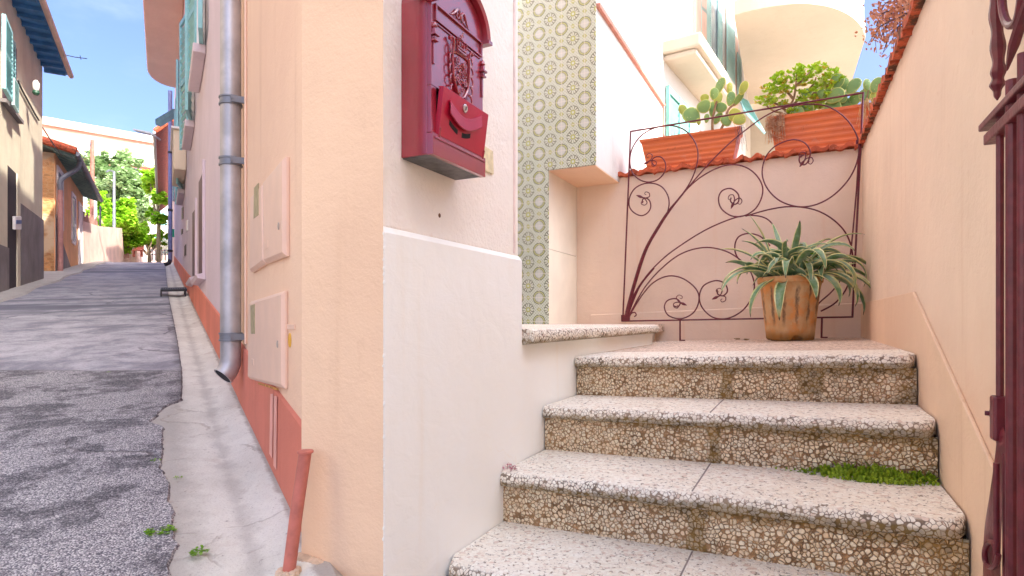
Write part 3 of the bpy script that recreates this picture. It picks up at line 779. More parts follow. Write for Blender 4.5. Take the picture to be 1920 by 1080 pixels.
# meter boxes
def meter(name, label, group, quads, depth, glass=None):
    t = thing(name, label, 'meter box', group)
    for nm, qd in quads:
        mb = MB(); c = [on_w(x, y, depth) for x, y in qd]
        d2 = depth; ins = .012
        cq = sum(a for a, b in c)/4; cz = sum(b for a, b in c)/4
        inner = [(a+(ins if a < cq else -ins)*.6, b+(ins if b < cz else -ins)) for a, b in c]
        mb.hexa([fq(q, .0005, z) for q, z in c]+[fq(q, d2*.45, z) for q, z in c])
        mb.hexa([fq(q, d2*.45, z) for q, z in c]+[fq(q, d2, z) for q, z in inner])
        mb.build(nm, M['box'], t, bevel=.002)
    if glass:
        mb = MB(); wquad(mb, glass, depth-.002, depth+.0015, depth); mb.build('meter_window', M['box_glass'], t, bevel=.001)
    c = quads[-1][1]; mx = (c[0][0]+c[1][0])/2; my = (c[0][1]*.45+c[3][1]*.55)
    q_, z_ = on_w(c[1][0]-6, my, depth); mb = MB(); mb.lathe(fq(q_, depth-.001, z_), [(.011, 0), (.011, .003), (.008, .004), (.0001, .004)], 14, fq(0, 1)-fq(0, 0)); mb.build('lock', m_plain('grey_plastic', rgb(190, 170, 156), .5), t)
    q_, z_ = on_w(c[0][0]+8, c[3][1]-(c[3][1]-c[0][1])*.22, depth)
    mb = MB(); mb.box(lambda a, b, cc: fq(q_+a, b, z_+cc), -.03, .03, depth-.001, depth+.0015, -.012, .012); mb.build('embossed_plate', M['box'], t, bevel=.001)
    return t
meter('meter_box', 'peach twin-door meter box high on the peach facade beside the drainpipe', 'meter boxes on the street facade',
      [('narrow_cover', [(469, 366), (490, 342), (492, 494), (467, 511)]), ('wide_cover', [(492, 338), (529, 292), (529, 480), (493, 494)])], .022,
      [(477, 352), (485, 343), (485, 403), (476, 410)])
meter('meter_box', 'single-door peach meter box low on the wall, its foot cutting the salmon band', 'meter boxes on the street facade',
      [('cover', [(466, 565), (527, 545), (527, 729), (464, 711)])], .020, [(470, 573), (478, 570), (478, 626), (471, 626)])
mb = MB(); wquad(mb, [(490, 717), (528, 728), (528, 732), (490, 720)], .009, .0115); mb.build('rust_edge', m_plain('rusty_mortar', rgb(196, 140, 70), .9, var=.4, scale=60), ch)
mb = MB()
c = on_w(544, 638, 0); mb.lathe(fq(c[0], .0004, c[1]), [(.0001, .002), (.02, .002), (.022, .0)], 20, fq(0, 1)-fq(0, 0))
tag(mb.build('sticker', M['yellow']), 'small oval yellow gas sticker on the peach wall near the pier', 'sticker')

# drainpipe
dp = thing('drainpipe', 'large zinc drainpipe with ringed clamps and an open elbow on the peach facade', 'drainpipe')
q0, z_e = on_w(434, 690, .055)
zb = on_w(434, 672, .055)[1]
print('pipe', q0, zb)
RP = .0435
mb = MB(); mb.lathe(fq(q0, .058, zb), [(RP, 0), (RP, TOP-zb)], 32); mb.build('pipe', M['zinc'], dp)
elb = []
for k in range(9):
    a = k/8*radians(52)
    elb.append(fq(q0-.03*(1-cos(a))-.0, .058+.07*(1-cos(a))*1.2, zb-.085*sin(a)*1.15))
mbk = MB(); mbk.tube(elb, [RP+.001]*9, 28); o = mbk.build('elbow', M['zinc'], dp)
dirv = (elb[-1]-elb[-2]).normalized()
mb = MB(); mb.lathe(elb[-1]+dirv*.0008, [(RP-.004, 0), (RP-.004, .0006)], 28, dirv); mb.build('pipe_mouth', M['pipe_in'], dp)
mb = MB(); 
rim = [(RP-.003, 0), (RP+.003, 0), (RP+.003, .006), (RP-.003, .006)]
mb.lathe(elb[-1]-dirv*.004, rim+[rim[0]], 28, dirv); mb.build('elbow_rim', M['zinc'], dp)
for py in (192, 305, 632):
    zz = on_w(434, py, .055)[1]
    mb = MB()
    for dz in (-.018, .012):
        mb.lathe(fq(q0, .058, zz+dz), [(RP, 0), (RP+.006, .001), (RP+.006, .008), (RP, .009)], 32)
    mb.lathe(fq(q0, .058, zz-.012), [(RP+.0025, 0), (RP+.0025, .026)], 32)
    mb.box(lambda a, b, c: fq(q0+a, b, zz+c), -.055, -.042, .0, .064, -.012, .016)
    mb.lathe(fq(q0-.06, .058, zz+.002), [(.005, 0), (.005, .03)], 8, fq(1, 0)-fq(0, 0))
    mb.build('clamp', M['grey_metal'], dp)
mb = MB(); mb.tube([fq(q0-.085, .006, TOP), fq(q0-.085, .006, on_w(446, 640)[1])], .006, 8); mb.build('cable', M['box'], dp)

# conduit leaning at the corner
cd = thing('conduit', 'salmon painted conduit leaning against the pier foot, its base set in mortar', 'pipe')
a = on_w(560, 848, .05); b = on_w(539, 1032, .075)
pa = fq(a[0], .035, a[1]); gb = fq(b[0], .075, 0); gb.z = gz(gb)
mb = MB(); mb.tube([gb-Vector((0, 0, .02)), gb.lerp(pa, .5), pa], .0145, 14); mb.build('tube', M['redpipe'], cd)
mb = MB(); mb.lathe(pa-Vector((0, 0, .004)), [(.0155, 0), (.0185, .001), (.0185, .006), (.006, .007)], 14); mb.build('cap', M['redpipe'], cd)
mb = MB()
for k in range(9):
    an = k*2*pi/9; r = .017+.006*random.random()
    c = gb+Vector((cos(an)*r, sin(an)*r, .004))
    mb.lathe(c, [(.001, -.008), (.010, -.004), (.008, .006), (.001, .010)], 7)
mb.build('mortar_foot', M['mortar'], cd)
# rough mortar at the pier foot
mb = MB()
for k in range(26):
    t = k/25; p = B0.lerp(P0, t)+uv(0, -.006, 0); p.z = gz(p)
    s = .010+.008*random.random(); mb.lathe(p+Vector((0, 0, -.006)), [(.001, -.004), (s*1.3, .0), (s, .008), (.001, .014)], 7)
mb.build('mortar_skirt', M['mortar'], ch)

# ================================================================== TILED HOUSE (overhanging block + doorway recess)
th = thing('tiled_house', 'white house whose front is clad in green patterned tiles around a deep doorway recess', 'house')
ZS = 1.056; VTL = 3.85; UA, UB = -1.62, -1.272
HT = 6.2
# tile cladding: full-height panel left of the recess and the panel over it
mb = MB(); mb.box(uv, -3.2, UA, VTL-.012, VTL-.001, -.03, HT); mb.box(uv, UA+.0001, UB, VTL-.012, VTL-.001, ZS, HT)
mb.build('tile_panel', M['tiles'], th)
mb = MB(); mb.box(uv, -3.2, UA-.012, VTL, 9.5, -1.0, ZS-.01); mb.build('lower_wall', M['cream'], th)
mb = MB(); mb.box(uv, UA-.0118, UA, VTL+.001, 4.418, -.03, .50); mb.box(uv, UA-.0118, UA, VTL+.001, 4.418, .503, ZS-.001)
mb.build('marble_reveal', M['reveal'], th)
mb = MB(); mb.box(uv, -3.2, UB-.004, VTL, 5.95, ZS, 2.13); mb.box(uv, -3.2, UB-.03, VTL, 5.93, 2.131, HT)
mb.build('upper_wall', M['white_wall'], th)
mb = MB(); mb.box(uv, UA, UB-.006, VTL+.001, 4.42, ZS-.006, ZS-.0005); mb.build('soffit', M['peach'], th)
# terracotta strip capping the lower side wall, then running down its end
mb = MB(); mb.box(uv, UB-.03, UB+.022, VTL+.02, 5.96, 2.131, 2.165); mb.box(uv, UB-.05, UB+.012, 5.951, 5.985, .9, 2.13)
mb.build('capping_strip', m_plain("pink_clay_strip", rgb(206, 140, 122), .8, var=.15, scale=12, bump=.3), th, bevel=.004)

# ================================================================== GARDEN WALL behind the landing
gw = thing('garden_wall', 'rose-beige rendered garden wall behind the landing carrying the orange planters', 'wall')
VB = 4.42
def ztop(u): return 1.097+.015*(u+1.27)
mb = MB()
zr = 1.10
mb.hexa([uv(-1.62, VB, -1.2), uv(.7, VB, -1.2), uv(.7, VB+.26, -1.2), uv(-1.62, VB+.26, -1.2), uv(-1.62, VB, 1.086), uv(.7, VB, 1.118), uv(.7, VB+.26, 1.118), uv(-1.62, VB+.26, 1.086)])
mb.build('wall_face', M['garden'], gw)
zl = on_v(1107, 591, VB-.014); zr = on_v(1612, 569, VB-.014)
print('ledge', zl, zr)
mb = MB()
a0, a1 = zl[0], .345
zz = lambda u: zl[1]+(zr[1]-zl[1])*(u-zl[0])/(zr[0]-zl[0])
mb.hexa([uv(a0, VB-.014, -.2), uv(a1, VB-.014, -.2), uv(a1, VB-.0005, -.2), uv(a0, VB-.0005, -.2), uv(a0, VB-.014, zz(a0)), uv(a1, VB-.014, zz(a1)), uv(a1, VB-.0005, zz(a1)+.006), uv(a0, VB-.0005, zz(a0)+.006)])
mb.build('plinth', M['garden'], gw, bevel=.002)
def wavy_tile(mb, fr, a0, a1, b0, b1, z0, z1, th_=.028, amp=.014, waves=2.0, lip=.012, ph=0.0):
    """a clay coping tile: a = along the wall, b = across; the front edge is scalloped"""
    N = 14; rings = []
    for i in range(N+1):
        t = i/N; a = a0+(a1-a0)*t
        w_ = amp*sin(t*waves*2*pi+ph); zb = z0+(z1-z0)*t
        j = .004*mnoise.noise(Vector((a*9, b0*3, 0)))
        rings.append([fr(a, b0-lip+j, zb+w_*.6), fr(a, b0-lip+j, zb+th_+w_), fr(a, (b0+b1)/2, zb+th_*1.6+w_), fr(a, b1, zb+th_+w_), fr(a, b1, zb+w_*.6)])
    mb.loft(rings, True, True, True)
u = -1.275; k = 0; end = .335
while u < end:
    L = .118+.03*random.random(); zt = ztop(u)+.004*random.uniform(-1, 1); zt2 = zt+.006
    mb = MB(); wavy_tile(mb, uv, u, min(u+L-.004, end), VB-.03, VB+.29, zt-.012, zt2-.004, .026, .013, 1.2+.3*random.random(), .012, random.random()*6)
    mb.build('coping_tile', M['coping_clean'], gw, sharp=60); u += L; k += 1
mb = MB(); mb.hexa([uv(-1.285, VB+.01, 1.06), uv(.335, VB+.01, 1.083), uv(.335, VB+.27, 1.083), uv(-1.285, VB+.27, 1.06), uv(-1.285, VB+.01, 1.088), uv(.335, VB+.01, 1.11), uv(.335, VB+.27, 1.11), uv(-1.285, VB+.27, 1.088)])
mb.build('mortar_bed', M['mortar'], gw)

# ================================================================== PEACH WALL on the right
rw = thing('side_wall', 'tall smooth peach wall along the right of the steps with a terracotta coping', 'wall')
vz1 = on_u(1620, 270, .33); vz2 = on_u(1735, 2, .33)
print('right coping', vz1, vz2)
sl = (vz2[1]-vz1[1])/(vz2[0]-vz1[0])
zt = lambda v: vz1[1]+sl*(v-vz1[0])
mb = MB()
mb.hexa([uv(.33, -.2, -1.3), uv(.58, -.2, -1.3), uv(.58, 4.9, -1.3), uv(.33, 4.9, -1.3), uv(.33, -.2, zt(-.2)), uv(.58, -.2, zt(-.2)), uv(.58, 4.9, zt(4.9)), uv(.33, 4.9, zt(4.9))])
mb.build('wall_face', M['peach_wall'], rw)
# thicker lower skin whose top edge follows the landing and then drops with the steps
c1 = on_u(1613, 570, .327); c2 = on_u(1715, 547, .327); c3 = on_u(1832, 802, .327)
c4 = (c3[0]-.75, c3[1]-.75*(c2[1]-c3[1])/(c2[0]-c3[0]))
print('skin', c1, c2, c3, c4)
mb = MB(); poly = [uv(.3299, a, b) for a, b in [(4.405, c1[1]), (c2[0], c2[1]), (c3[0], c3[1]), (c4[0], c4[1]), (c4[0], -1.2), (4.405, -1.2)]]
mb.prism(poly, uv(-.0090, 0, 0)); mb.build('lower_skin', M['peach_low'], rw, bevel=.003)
v = -.2
while v < 4.75:
    L = .15+.03*random.random()
    mb = MB(); wavy_tile(mb, lambda a, b, c: uv(b, a, c), v, v+L-.005, .315, .62, zt(v)-.004, zt(v+L)+.004, .03, .010, 1.0, .014, random.random()*6)
    mb.build('coping_tile', M['coping'], rw, sharp=60); v += L
# ================================================================== MAILBOX
UM = -.862
mv0 = 1.142; MW = .245; MZ0 = .386; MD = .086
mbx = thing('mailbox', 'wine-red cast mailbox with arched top, heraldic crest and a door hanging ajar', 'mailbox')
def mf(a, d, z): return uv(UM+d, mv0+a, MZ0+z)      # a along, d out from the wall, z up
HB = .365; FD = MD
# body: box with arched top, hollow look at the front behind the door
def arch(n=18, w0=0.0, w1=MW, zs=HB, rise=.085):
    cx = (w0+w1)/2; hw = (w1-w0)/2
    return [(cx-hw*cos(pi*k/n), zs+rise*sin(pi*k/n)) for k in range(n+1)]
mb = MB()
outl = [(0, 0)]+[(0, HB)]+arch()[1:-1]+[(MW, HB), (MW, 0)]
mb.prism([mf(a, .0, z) for a, z in outl], uv(FD-.012, 0, 0))
mb.build('body', M['mail'], mbx, bevel=.002)
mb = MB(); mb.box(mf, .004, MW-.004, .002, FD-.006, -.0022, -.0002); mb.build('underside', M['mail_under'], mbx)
# front plate: frame around the door opening
mb = MB(); o0, o1 = .022, MW-.014; dz0, dz1 = .050, .160
F0, F1 = FD-.0118, FD
top = [(0, dz1)]+[(0, HB)]+arch(w0=0, w1=MW)[1:-1]+[(MW, HB), (MW, dz1)]
mb.prism([mf(a, F0, z) for a, z in top], uv(F1-F0, 0, 0))
mb.box(mf, 0, o0, F0, F1, dz0, dz1-.0002); mb.box(mf, o1, MW, F0, F1, dz0, dz1-.0002)
mb.build('front_plate', M['mail'], mbx, bevel=.0012)
mb = MB(); mb.box(mf, -.001, MW+.004, F0, FD+.006, -.002, dz0-.001); mb.box(mf, .004, MW, FD+.0061, FD+.0085, .036, .042)
mb.build('lower_ledge', M['mail'], mbx, bevel=.003)
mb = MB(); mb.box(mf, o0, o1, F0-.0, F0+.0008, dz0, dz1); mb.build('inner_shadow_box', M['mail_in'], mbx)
# name strip
mb = MB()
z0, z1 = .318, .350
for a0, a1, b0, b1 in ((.012, MW-.012, z0-.004, z0), (.012, MW-.012, z1, z1+.004), (.012, .017, z0+.0001, z1-.0001), (MW-.017, MW-.012, z0+.0001, z1-.0001)):
    mb.box(mf, a0, a1, FD+.0002, FD+.006, b0, b1)
mb.box(mf, .018, MW-.018, FD+.0002, FD+.0030, z0-.0105, z0-.0070)
mb.build('name_frame', M['mail'], mbx, bevel=.0008)
# arched roof lip
mb = MB(); rings = []
A = arch(26, -.010, MW+.010, HB-.004, .105)
for a, z in A:
    d = Vector((a-MW/2, z-HB+.02)).normalized()
    sec = [(-.012, F0), (-.012, FD+.016), (-.002, FD+.020), (.006, FD+.016), (.008, F0-.004), (.004, F0-.03)]
    rings.append([mf(a+d[0]*s, e, z+d[1]*s) for s, e in sec])
mb.loft(rings, True, True, True)
for side in (0, 1):
    a = -.016 if side == 0 else MW-.004
    mb.box(mf, a, a+.020, F0, FD+.021, HB-.012, HB-.003)
mb.build('arched_hood', M['mail'], mbx, sharp=40)
# side mouldings with small capitals
for s in (0, 1):
    mb = MB(); a = .0035 if s == 0 else MW-.0125
    mb.box(mf, a+.001, a+.0075, FD+.0002, FD+.004, .21, .262)
    for dz, w_, h in ((.262, .016, .004), (.268, .011, .005), (.275, .020, .005), (.282, .010, .010)):
        mb.box(mf, a+.004-w_/2, a+.004+w_/2, FD+.0002, FD+.004+w_*.45, dz, dz+h)
    mb.lathe(mf(a+.004, FD+.004, .299), [(.001, -.008), (.007, -.003), (.006, .004), (.001, .010)], 10)
    mb.build('column_moulding', M['mail'], mbx, bevel=.0006)
# heraldic crest: shield, crown, mantling scrolls
mb = MB(); cx, cz = .122, .226
def cf(x, z, d=0): return mf(cx+x*1.12, FD+d*1.4, cz+z*1.12)
sh = [(-.032, .040), (0, .044), (.032, .040), (.034, .0), (.026, -.030), (0, -.052), (-.026, -.030), (-.034, 0)]
S = crom([Vector((x, z, 0)) for x, z in sh+[sh[0]]], 4)
mb.prism([cf(p.x, p.y, .0002) for p in S[:-1]], uv(.0035, 0, 0))
mb.tube([cf(p.x, p.y, .0045) for p in S], .0024, 6)
for zz in (.012, .006): mb.tube(crom([cf(-.031, zz-.010, .0048), cf(0, zz+.010, .0055), cf(.031, zz-.010, .0048)], 5), .0014, 6)
for k in range(16):
    a0 = k*2.39; r0 = .006+.0017*k; c0 = (r0*cos(a0)*.9, -.004+r0*sin(a0)*1.25)
    mb.tube([cf(c0[0]+.0055*cos(t*.8+k)*(1-t*.07), c0[1]+.0065*sin(t*.8+k)*(1-t*.07), .0050+.001*(t % 2)) for t in range(9)], .0013, 5)
    if k % 2: mb.lathe(cf(c0[0], c0[1], .004), [(.0035, 0), (.003, .003), (.0008, .0045)], 7, uv(1, 0, 0))
random.seed(3)
for gx in (-1, 1):
    for gz_ in (0, 1):
        c0 = (gx*.016, .024 if gz_ else -.014)
        mb.tube([cf(c0[0]+.008*cos(t*.7)*(1-t*.05), c0[1]+.010*sin(t*.7)*(1-t*.04), .006) for t in range(13)], .0016, 6)
        mb.lathe(cf(c0[0], c0[1], .005), [(.004, 0), (.003, .003), (.001, .004)], 8, uv(1, 0, 0))
    for k in range(5):           # mantling leaves down each side
        bx, bz = gx*(.037+.003*sin(k)), .050-.022*k
        pts = [cf(bx+gx*.010*sin(t*1.1), bz+.012*cos(t*1.1)-.008, .004+.002*sin(t)) for t in [i*.5 for i in range(8)]]
        mb.tube(pts, [.0026*(1-.08*i) for i in range(8)], 6)
    mb.tube(crom([cf(gx*.046, .062, .004), cf(gx*.040, .066, .008), cf(gx*.033, .052, .006), cf(gx*.036, .020, .005), cf(gx*.030, -.020, .005), cf(gx*.012, -.048, .005)], 5), .0032, 7)
    mb.lathe(cf(gx*.047, .063, .003), [(.005, 0), (.004, .006), (.001, .008)], 9, uv(1, 0, 0))
for k in range(5):                # crown
    x = -.020+.010*k; h = .016-.9*abs(x)*.25
    mb.tube([cf(x*.8, .050, .005), cf(x, .058+h, .006)], [.003, .0014], 6)
    mb.lathe(cf(x, .060+h, .005), [(.0028, 0), (.0024, .003), (.0004, .005)], 7, uv(1, 0, 0))
mb.tube([cf(-.018, .050, .006), cf(0, .047, .008), cf(.018, .050, .006)], .003, 7)
mb.tube([cf(-.019, .057, .006), cf(0, .054, .008), cf(.019, .057, .006)], .0022, 7)
mb.tube([cf(-.004, .078, .006), cf(.004, .094, .007)], .0022, 6); mb.tube([cf(-.006, .084, .006), cf(.008, .088, .006)], .0018, 6)
mb.build('crest', M['mail'], mbx)
mbl = MB(); mbl.box(mf, cx-.004, cx+.004, FD+.0002, FD+.005, .298, .306)
mb = MB()       # small leaf ornament in the arch and under the strip
for gx in (-1, 1):
    mb.tube(crom([mf(cx+gx*.002, FD+.004, .374), mf(cx+gx*.012, FD+.006, .384), mf(cx+gx*.024, FD+.005, .372), mf(cx+gx*.036, FD+.003, .362), mf(cx+gx*.046, FD+.002, .358)], 5), [.0036]*11+[.0028]*5+[.0016]*5, 7)
    mb.tube([mf(cx+gx*.012+.006*cos(t*.8), FD+.005, .368+.006*sin(t*.8)) for t in range(9)], .0016, 6)
    mbl.tube(crom([mf(cx+gx*.002, FD+.004, .304), mf(cx+gx*.014, FD+.006, .300), mf(cx+gx*.024, FD+.004, .308)], 5), .0022, 6)
    mbl.tube([mf(cx+gx*.008+.004*cos(t*.8), FD+.005, .298+.004*sin(t*.8)) for t in range(9)], .0014, 6)
mb.lathe(mf(cx, FD, .372), [(.008, 0), (.006, .005), (.001, .008)], 10, uv(1, 0, 0))
mb.build('leaf_ornament', M['mail'], mbx); mbl.build('ribbon_ornament', M['mail'], mbx)
# door, hinged at its foot and hanging open
hz = .048; tilt = radians(7.5); DW = MW-.028
def df(a, d, z):
    y = z*cos(tilt)-(d)*sin(tilt)*0; 
    return mf(.020+a, FD+.002+d*cos(tilt)+z*sin(tilt), hz+z*cos(tilt)-d*sin(tilt))
DH = .114
door = None
mb = MB(); mb.box(df, 0, DW, 0, .005, 0, DH)
mb.box(df, 0, DW, -.010, -.0001, DH-.003, DH); mb.box(df, .0, .003, -.008, -.0001, 0, DH-.0032); mb.box(df, DW-.003, DW, -.008, -.0001, 0, DH-.0032)
door = mb.build('door', M['mail_door'], mbx, bevel=.001)
mb = MB()       # curved hood over the slots
N = 16; rings = []
for k in range(N+1):
    t = k/N; a = .026+t*.150; zc_ = .098-.036*sin(pi*(t*.62+.19))*1.15+.012*t-.0
    zc_ = .086-.024*sin(pi*t)+.010*t
    rings.append([df(a, .0052, zc_+.004), df(a, .010, zc_+.003), df(a, .015, zc_-.026), df(a, .013, zc_-.028), df(a, .011, zc_-.002), df(a, .0052, zc_-.002)])
mb.loft(rings, True, True, True)
mb.build('slot_hood', M['mail_door'], door, sharp=40)
mb = MB()
for a0 in (.038, .098):
    pts = []
    for k in range(9):
        t = k/8; a = a0+t*.040; tt = (a-.026)/.150
        pts.append((a, .086-.024*sin(pi*tt)+.010*tt-.040))
    rings = [[df(a, .0052, z+.006), df(a, .0056, z+.006), df(a, .0056, z-.006), df(a, .0052, z-.006)] for a, z in pts]
    mb.loft(rings, True, True, True)
mb.build('slot', M['mail_in'], door)
mb = MB(); ax = (df(0, 1, 0)-df(0, 0, 0)); mb.lathe(df(.098, .005, .092), [(.0105, 0), (.0105, .003), (.0085, .0045), (.0001, .0045)], 20, ax)
mb.build('lock', M['chrome'], door)
mb = MB(); mb.box(lambda a, d, z: df(.098+a, .0097+d, .092+z), -.001, .001, 0, .0004, -.005, .004); mb.build('keyhole', M['mail_in'], door)
mb = MB()
for a in (.004, DW-.004): mb.tube([df(a, .004, -.006), df(a, .006, .018)], .0028, 8)
mb.tube([df(0, .002, -.003), df(DW, .002, -.003)], .0026, 8)
mb.build('hinge', M['mail'], door)
# plaster patch left by an older box
mb = MB(); a0, z0_ = on_u(914, 280, UM+.001); a1, z1_ = on_u(923, 327, UM+.001)
mb.hexa([uv(UM+.0005, a, z) for a, z in ((a0-.05, z1_), (a1, z1_), (a1-.004, z0_), (a0-.05, z0_+.004))]+[uv(UM+.006, a, z) for a, z in ((a0-.05, z1_), (a1, z1_), (a1-.004, z0_), (a0-.05, z0_+.004))])
mb.build('plaster_patch', M['beigepatch'], ch)

# ================================================================== WROUGHT-IRON PANEL
VG = 4.30
gp = thing('iron_screen', 'dark red wrought-iron scroll screen leaning before the rose-beige garden wall', 'ironwork')
def g8(x, y, off=0.0):
    u, z = on_v(x/2.1603+1120, y/2.16+160, VG); return uv(u, VG-off, z)
def rod(name, pts, r=.0052, n=8, k=7, off=0.0, taper=None):
    P = crom([g8(x, y, off) for x, y in pts], k)
    rr = [r]*len(P) if taper is None else [taper[0]+(taper[1]-taper[0])*i/(len(P)-1) for i in range(len(P))]
    mb = MB(); mb.tube(P, rr, n); return mb
mb = MB()
cor = [(135, 187), (1077, 30), (1033, 938), (103, 955)]
for a, b in ((0, 1), (1, 2), (2, 3), (3, 0)):
    p, q = g8(*cor[a]), g8(*cor[b]); d = (q-p).normalized()*.004
    mb.tube([p-d, q+d], .0062, 6, smooth=False)
mb.build('frame', M['iron'], gp)
for fx, fy, gx_, gy_ in ((335, 952, 335, 1020), (910, 940, 908, 1014)):
    mb = MB(); p, q = g8(fx, fy), g8(gx_, gy_)
    q2 = Vector((q.x, q.y, ZT[0]+.03)); uu = .8957*q.x-.4447*q.y
    q2.z = ZT[0]+.036*(uu+.85)
    mb.tube([p, q2], .006, 6); mb.tube([q2+Vector((0, 0, .004)), q2+uv(.035, 0, .004)], .005, 6); mb.build('foot', M['iron'], gp)
scrolls = [
 [(112, 945), (150, 790), (190, 670), (240, 580), (290, 505), (345, 440), (385, 375), (407, 300), (400, 240), (365, 190), (320, 167), (270, 164), (215, 180), (170, 212), (140, 260), (132, 310), (142, 352), (168, 380), (205, 392), (245, 382), (272, 352), (277, 320), (265, 296), (245, 288), (226, 297), (222, 315), (235, 327)],
 [(284, 515), (291, 480), (285, 445), (262, 412), (225, 397), (185, 400), (150, 420), (131, 455), (130, 490), (148, 515), (178, 528), (203, 517), (216, 495), (213, 470), (198, 457), (184, 462), (183, 478)],
 [(118, 940), (160, 790), (200, 668), (250, 578), (300, 500), (370, 412), (450, 320), (530, 240), (600, 182), (680, 125), (760, 90), (850, 77), (930, 85), (1000, 128), (1045, 190), (1060, 255), (1047, 325), (1010, 392), (950, 450), (880, 485), (810, 491), (740, 468), (690, 420), (668, 360), (680, 295), (720, 247), (785, 221), (835, 230), (862, 265), (855, 305), (838, 322), (820, 312), (820, 290), (838, 282)],
 [(290, 512), (345, 440), (415, 375), (495, 332), (565, 322), (625, 346), (664, 395), (668, 445), (642, 498), (595, 528), (545, 529), (503, 500), (491, 460), (505, 428), (540, 418), (570, 440), (572, 470), (556, 482), (540, 470), (542, 455)],
 [(122, 938), (180, 800), (260, 708), (350, 640), (450, 580), (555, 537), (625, 527), (685, 540), (722, 582), (740, 640)],
 [(600, 530), (700, 502), (790, 491), (880, 504), (950, 540), (1002, 592), (1030, 660), (1033, 740), (1010, 820), (965, 880), (905, 915)],
 [(126, 936), (190, 822), (260, 742), (340, 682), (430, 657), (510, 668), (570, 700), (615, 745), (636, 805), (625, 860), (588, 912), (530, 943), (470, 940), (427, 903), (413, 858), (430, 812), (478, 791), (515, 802), (527, 832), (510, 852), (488, 845), (486, 828)],
 [(130, 934), (180, 852), (230, 797), (290, 772), (350, 784), (400, 825), (412, 870), (390, 920), (340, 945), (290, 933), (272, 900), (284, 872), (318, 864), (336, 880), (326, 897), (308, 892)],
 [(605, 738), (565, 692), (557, 650), (572, 614), (612, 600), (660, 612), (700, 650)],
 [(1060, 250), (1050, 420), (1030, 640), (1020, 700), (990, 780), (950, 835), (900, 880), (860, 930)],
 [(128, 942), (138, 924), (152, 920), (158, 930), (150, 937)],
]
for s in scrolls:
    th0 = .0048
    mb = rod('scroll', s, th0, 8, 6, off=.001+.002*random.random()); mb.build('scroll', M['iron'], gp)
mb = rod('trunk', [(112, 945), (150, 800), (192, 672), (245, 580), (300, 498), (350, 435)], .008, 8, 6, taper=(.012, .006)); mb.build('main_stem', M['iron'], gp)
mb = rod('trunk', [(116, 945), (140, 870), (180, 800), (230, 740)], .008, 8, 6, taper=(.012, .006)); mb.build('lower_stem', M['iron'], gp)
mb = MB(); mb.prism([g8(98, 930, .012), g8(132, 930, .012), g8(132, 957, .012), g8(98, 957, .012)], uv(0, .02, 0)); mb.build('collar', M['iron'], gp)
mb = MB(); mb.prism([g8(1047, 222, .009), g8(1068, 222, .009), g8(1068, 238, .009), g8(1047, 238, .009)], uv(0, .016, 0)); mb.build('collar', M['iron'], gp)
def fleur(x, y, ang, s):
    mb = MB()
    def L(a, b, off=.004):
        ca, sa = cos(ang), sin(ang); return g8(x+(a*ca-b*sa)*s, y+(a*sa+b*ca)*s, off)
    lf = [(0, 0, .003), (8, 0, .006), (16, 0, .010), (24, 0, .008), (34, 0, .001)]
    mb.tube([L(a, b) for a, b, r in lf], [r for a, b, r in lf], 8)
    for sg in (1, -1):
        pts = crom([L(2, 0), L(-8, sg*4), L(-18, sg*14), L(-12, sg*26), L(2, sg*26), L(4, sg*17), L(-4, sg*15)], 4)
        mb.tube(pts, [.0042-.002*i/len(pts) for i in range(len(pts))], 7)
    mb.lathe(L(0, 0, .006), [(.0065, -.003), (.0065, .003), (.003, .006)], 9, uv(0, -1, 0))
    mb.build('fleur', M['iron'], gp)
for x, y, a, s in ((215, 305, 2.6, 1.0), (190, 457, 3.5, 1.0), (842, 300, 2.2, 1.15), (556, 468, 2.0, 1.05), (332, 878, .4, 1.0), (496, 852, 2.7, 1.05)):
    fleur(x, y, a, s)

# ================================================================== FOREGROUND GATE (right)
UGt = .285
fg = thing('iron_gate', 'oxblood painted iron gate folded back against the peach wall at the right edge', 'gate')
def gpt(x, y, du=0.0): v, z = on_u(x, y, UGt+du); return uv(UGt+du, v, z)
def bar(name, x, y0, y1, r, square=False, du=0.0):
    v, _ = on_u(x, 600, UGt+du)
    Yv = uv(UGt+du, v, 0).y
    mb = MB(); p0 = uv(UGt+du, v, (600-y0)/FPX*Yv); p1 = uv(UGt+du, v, (600-y1)/FPX*Yv)
    mb.tube([p1, p0], r, 10 if not square else 4, smooth=not square); return mb.build(name, M['iron'], fg)
bar('bar', 1875, 205, 745, .0056)
bar('stile', 1898, 150, 1130, .0088)
bar('bar', 1918, 100, 1130, .0070)
# mid rails: flat irons running towards the camera
for (x0, y0, x1, y1, hw, hh) in ((1850, 240, 1990, -60, .012, .006), (1857, 262, 1990, 100, .010, .009)):
    v0_, z0_ = on_u(x0, y0, UGt)
    mb = MB(); mb.box(lambda a, b, c: uv(UGt+b, v0_+a, z0_+c), -.62, .0, -hw, hw, -hh, hh); mb.build('rail', M['iron'], fg, bevel=.002)
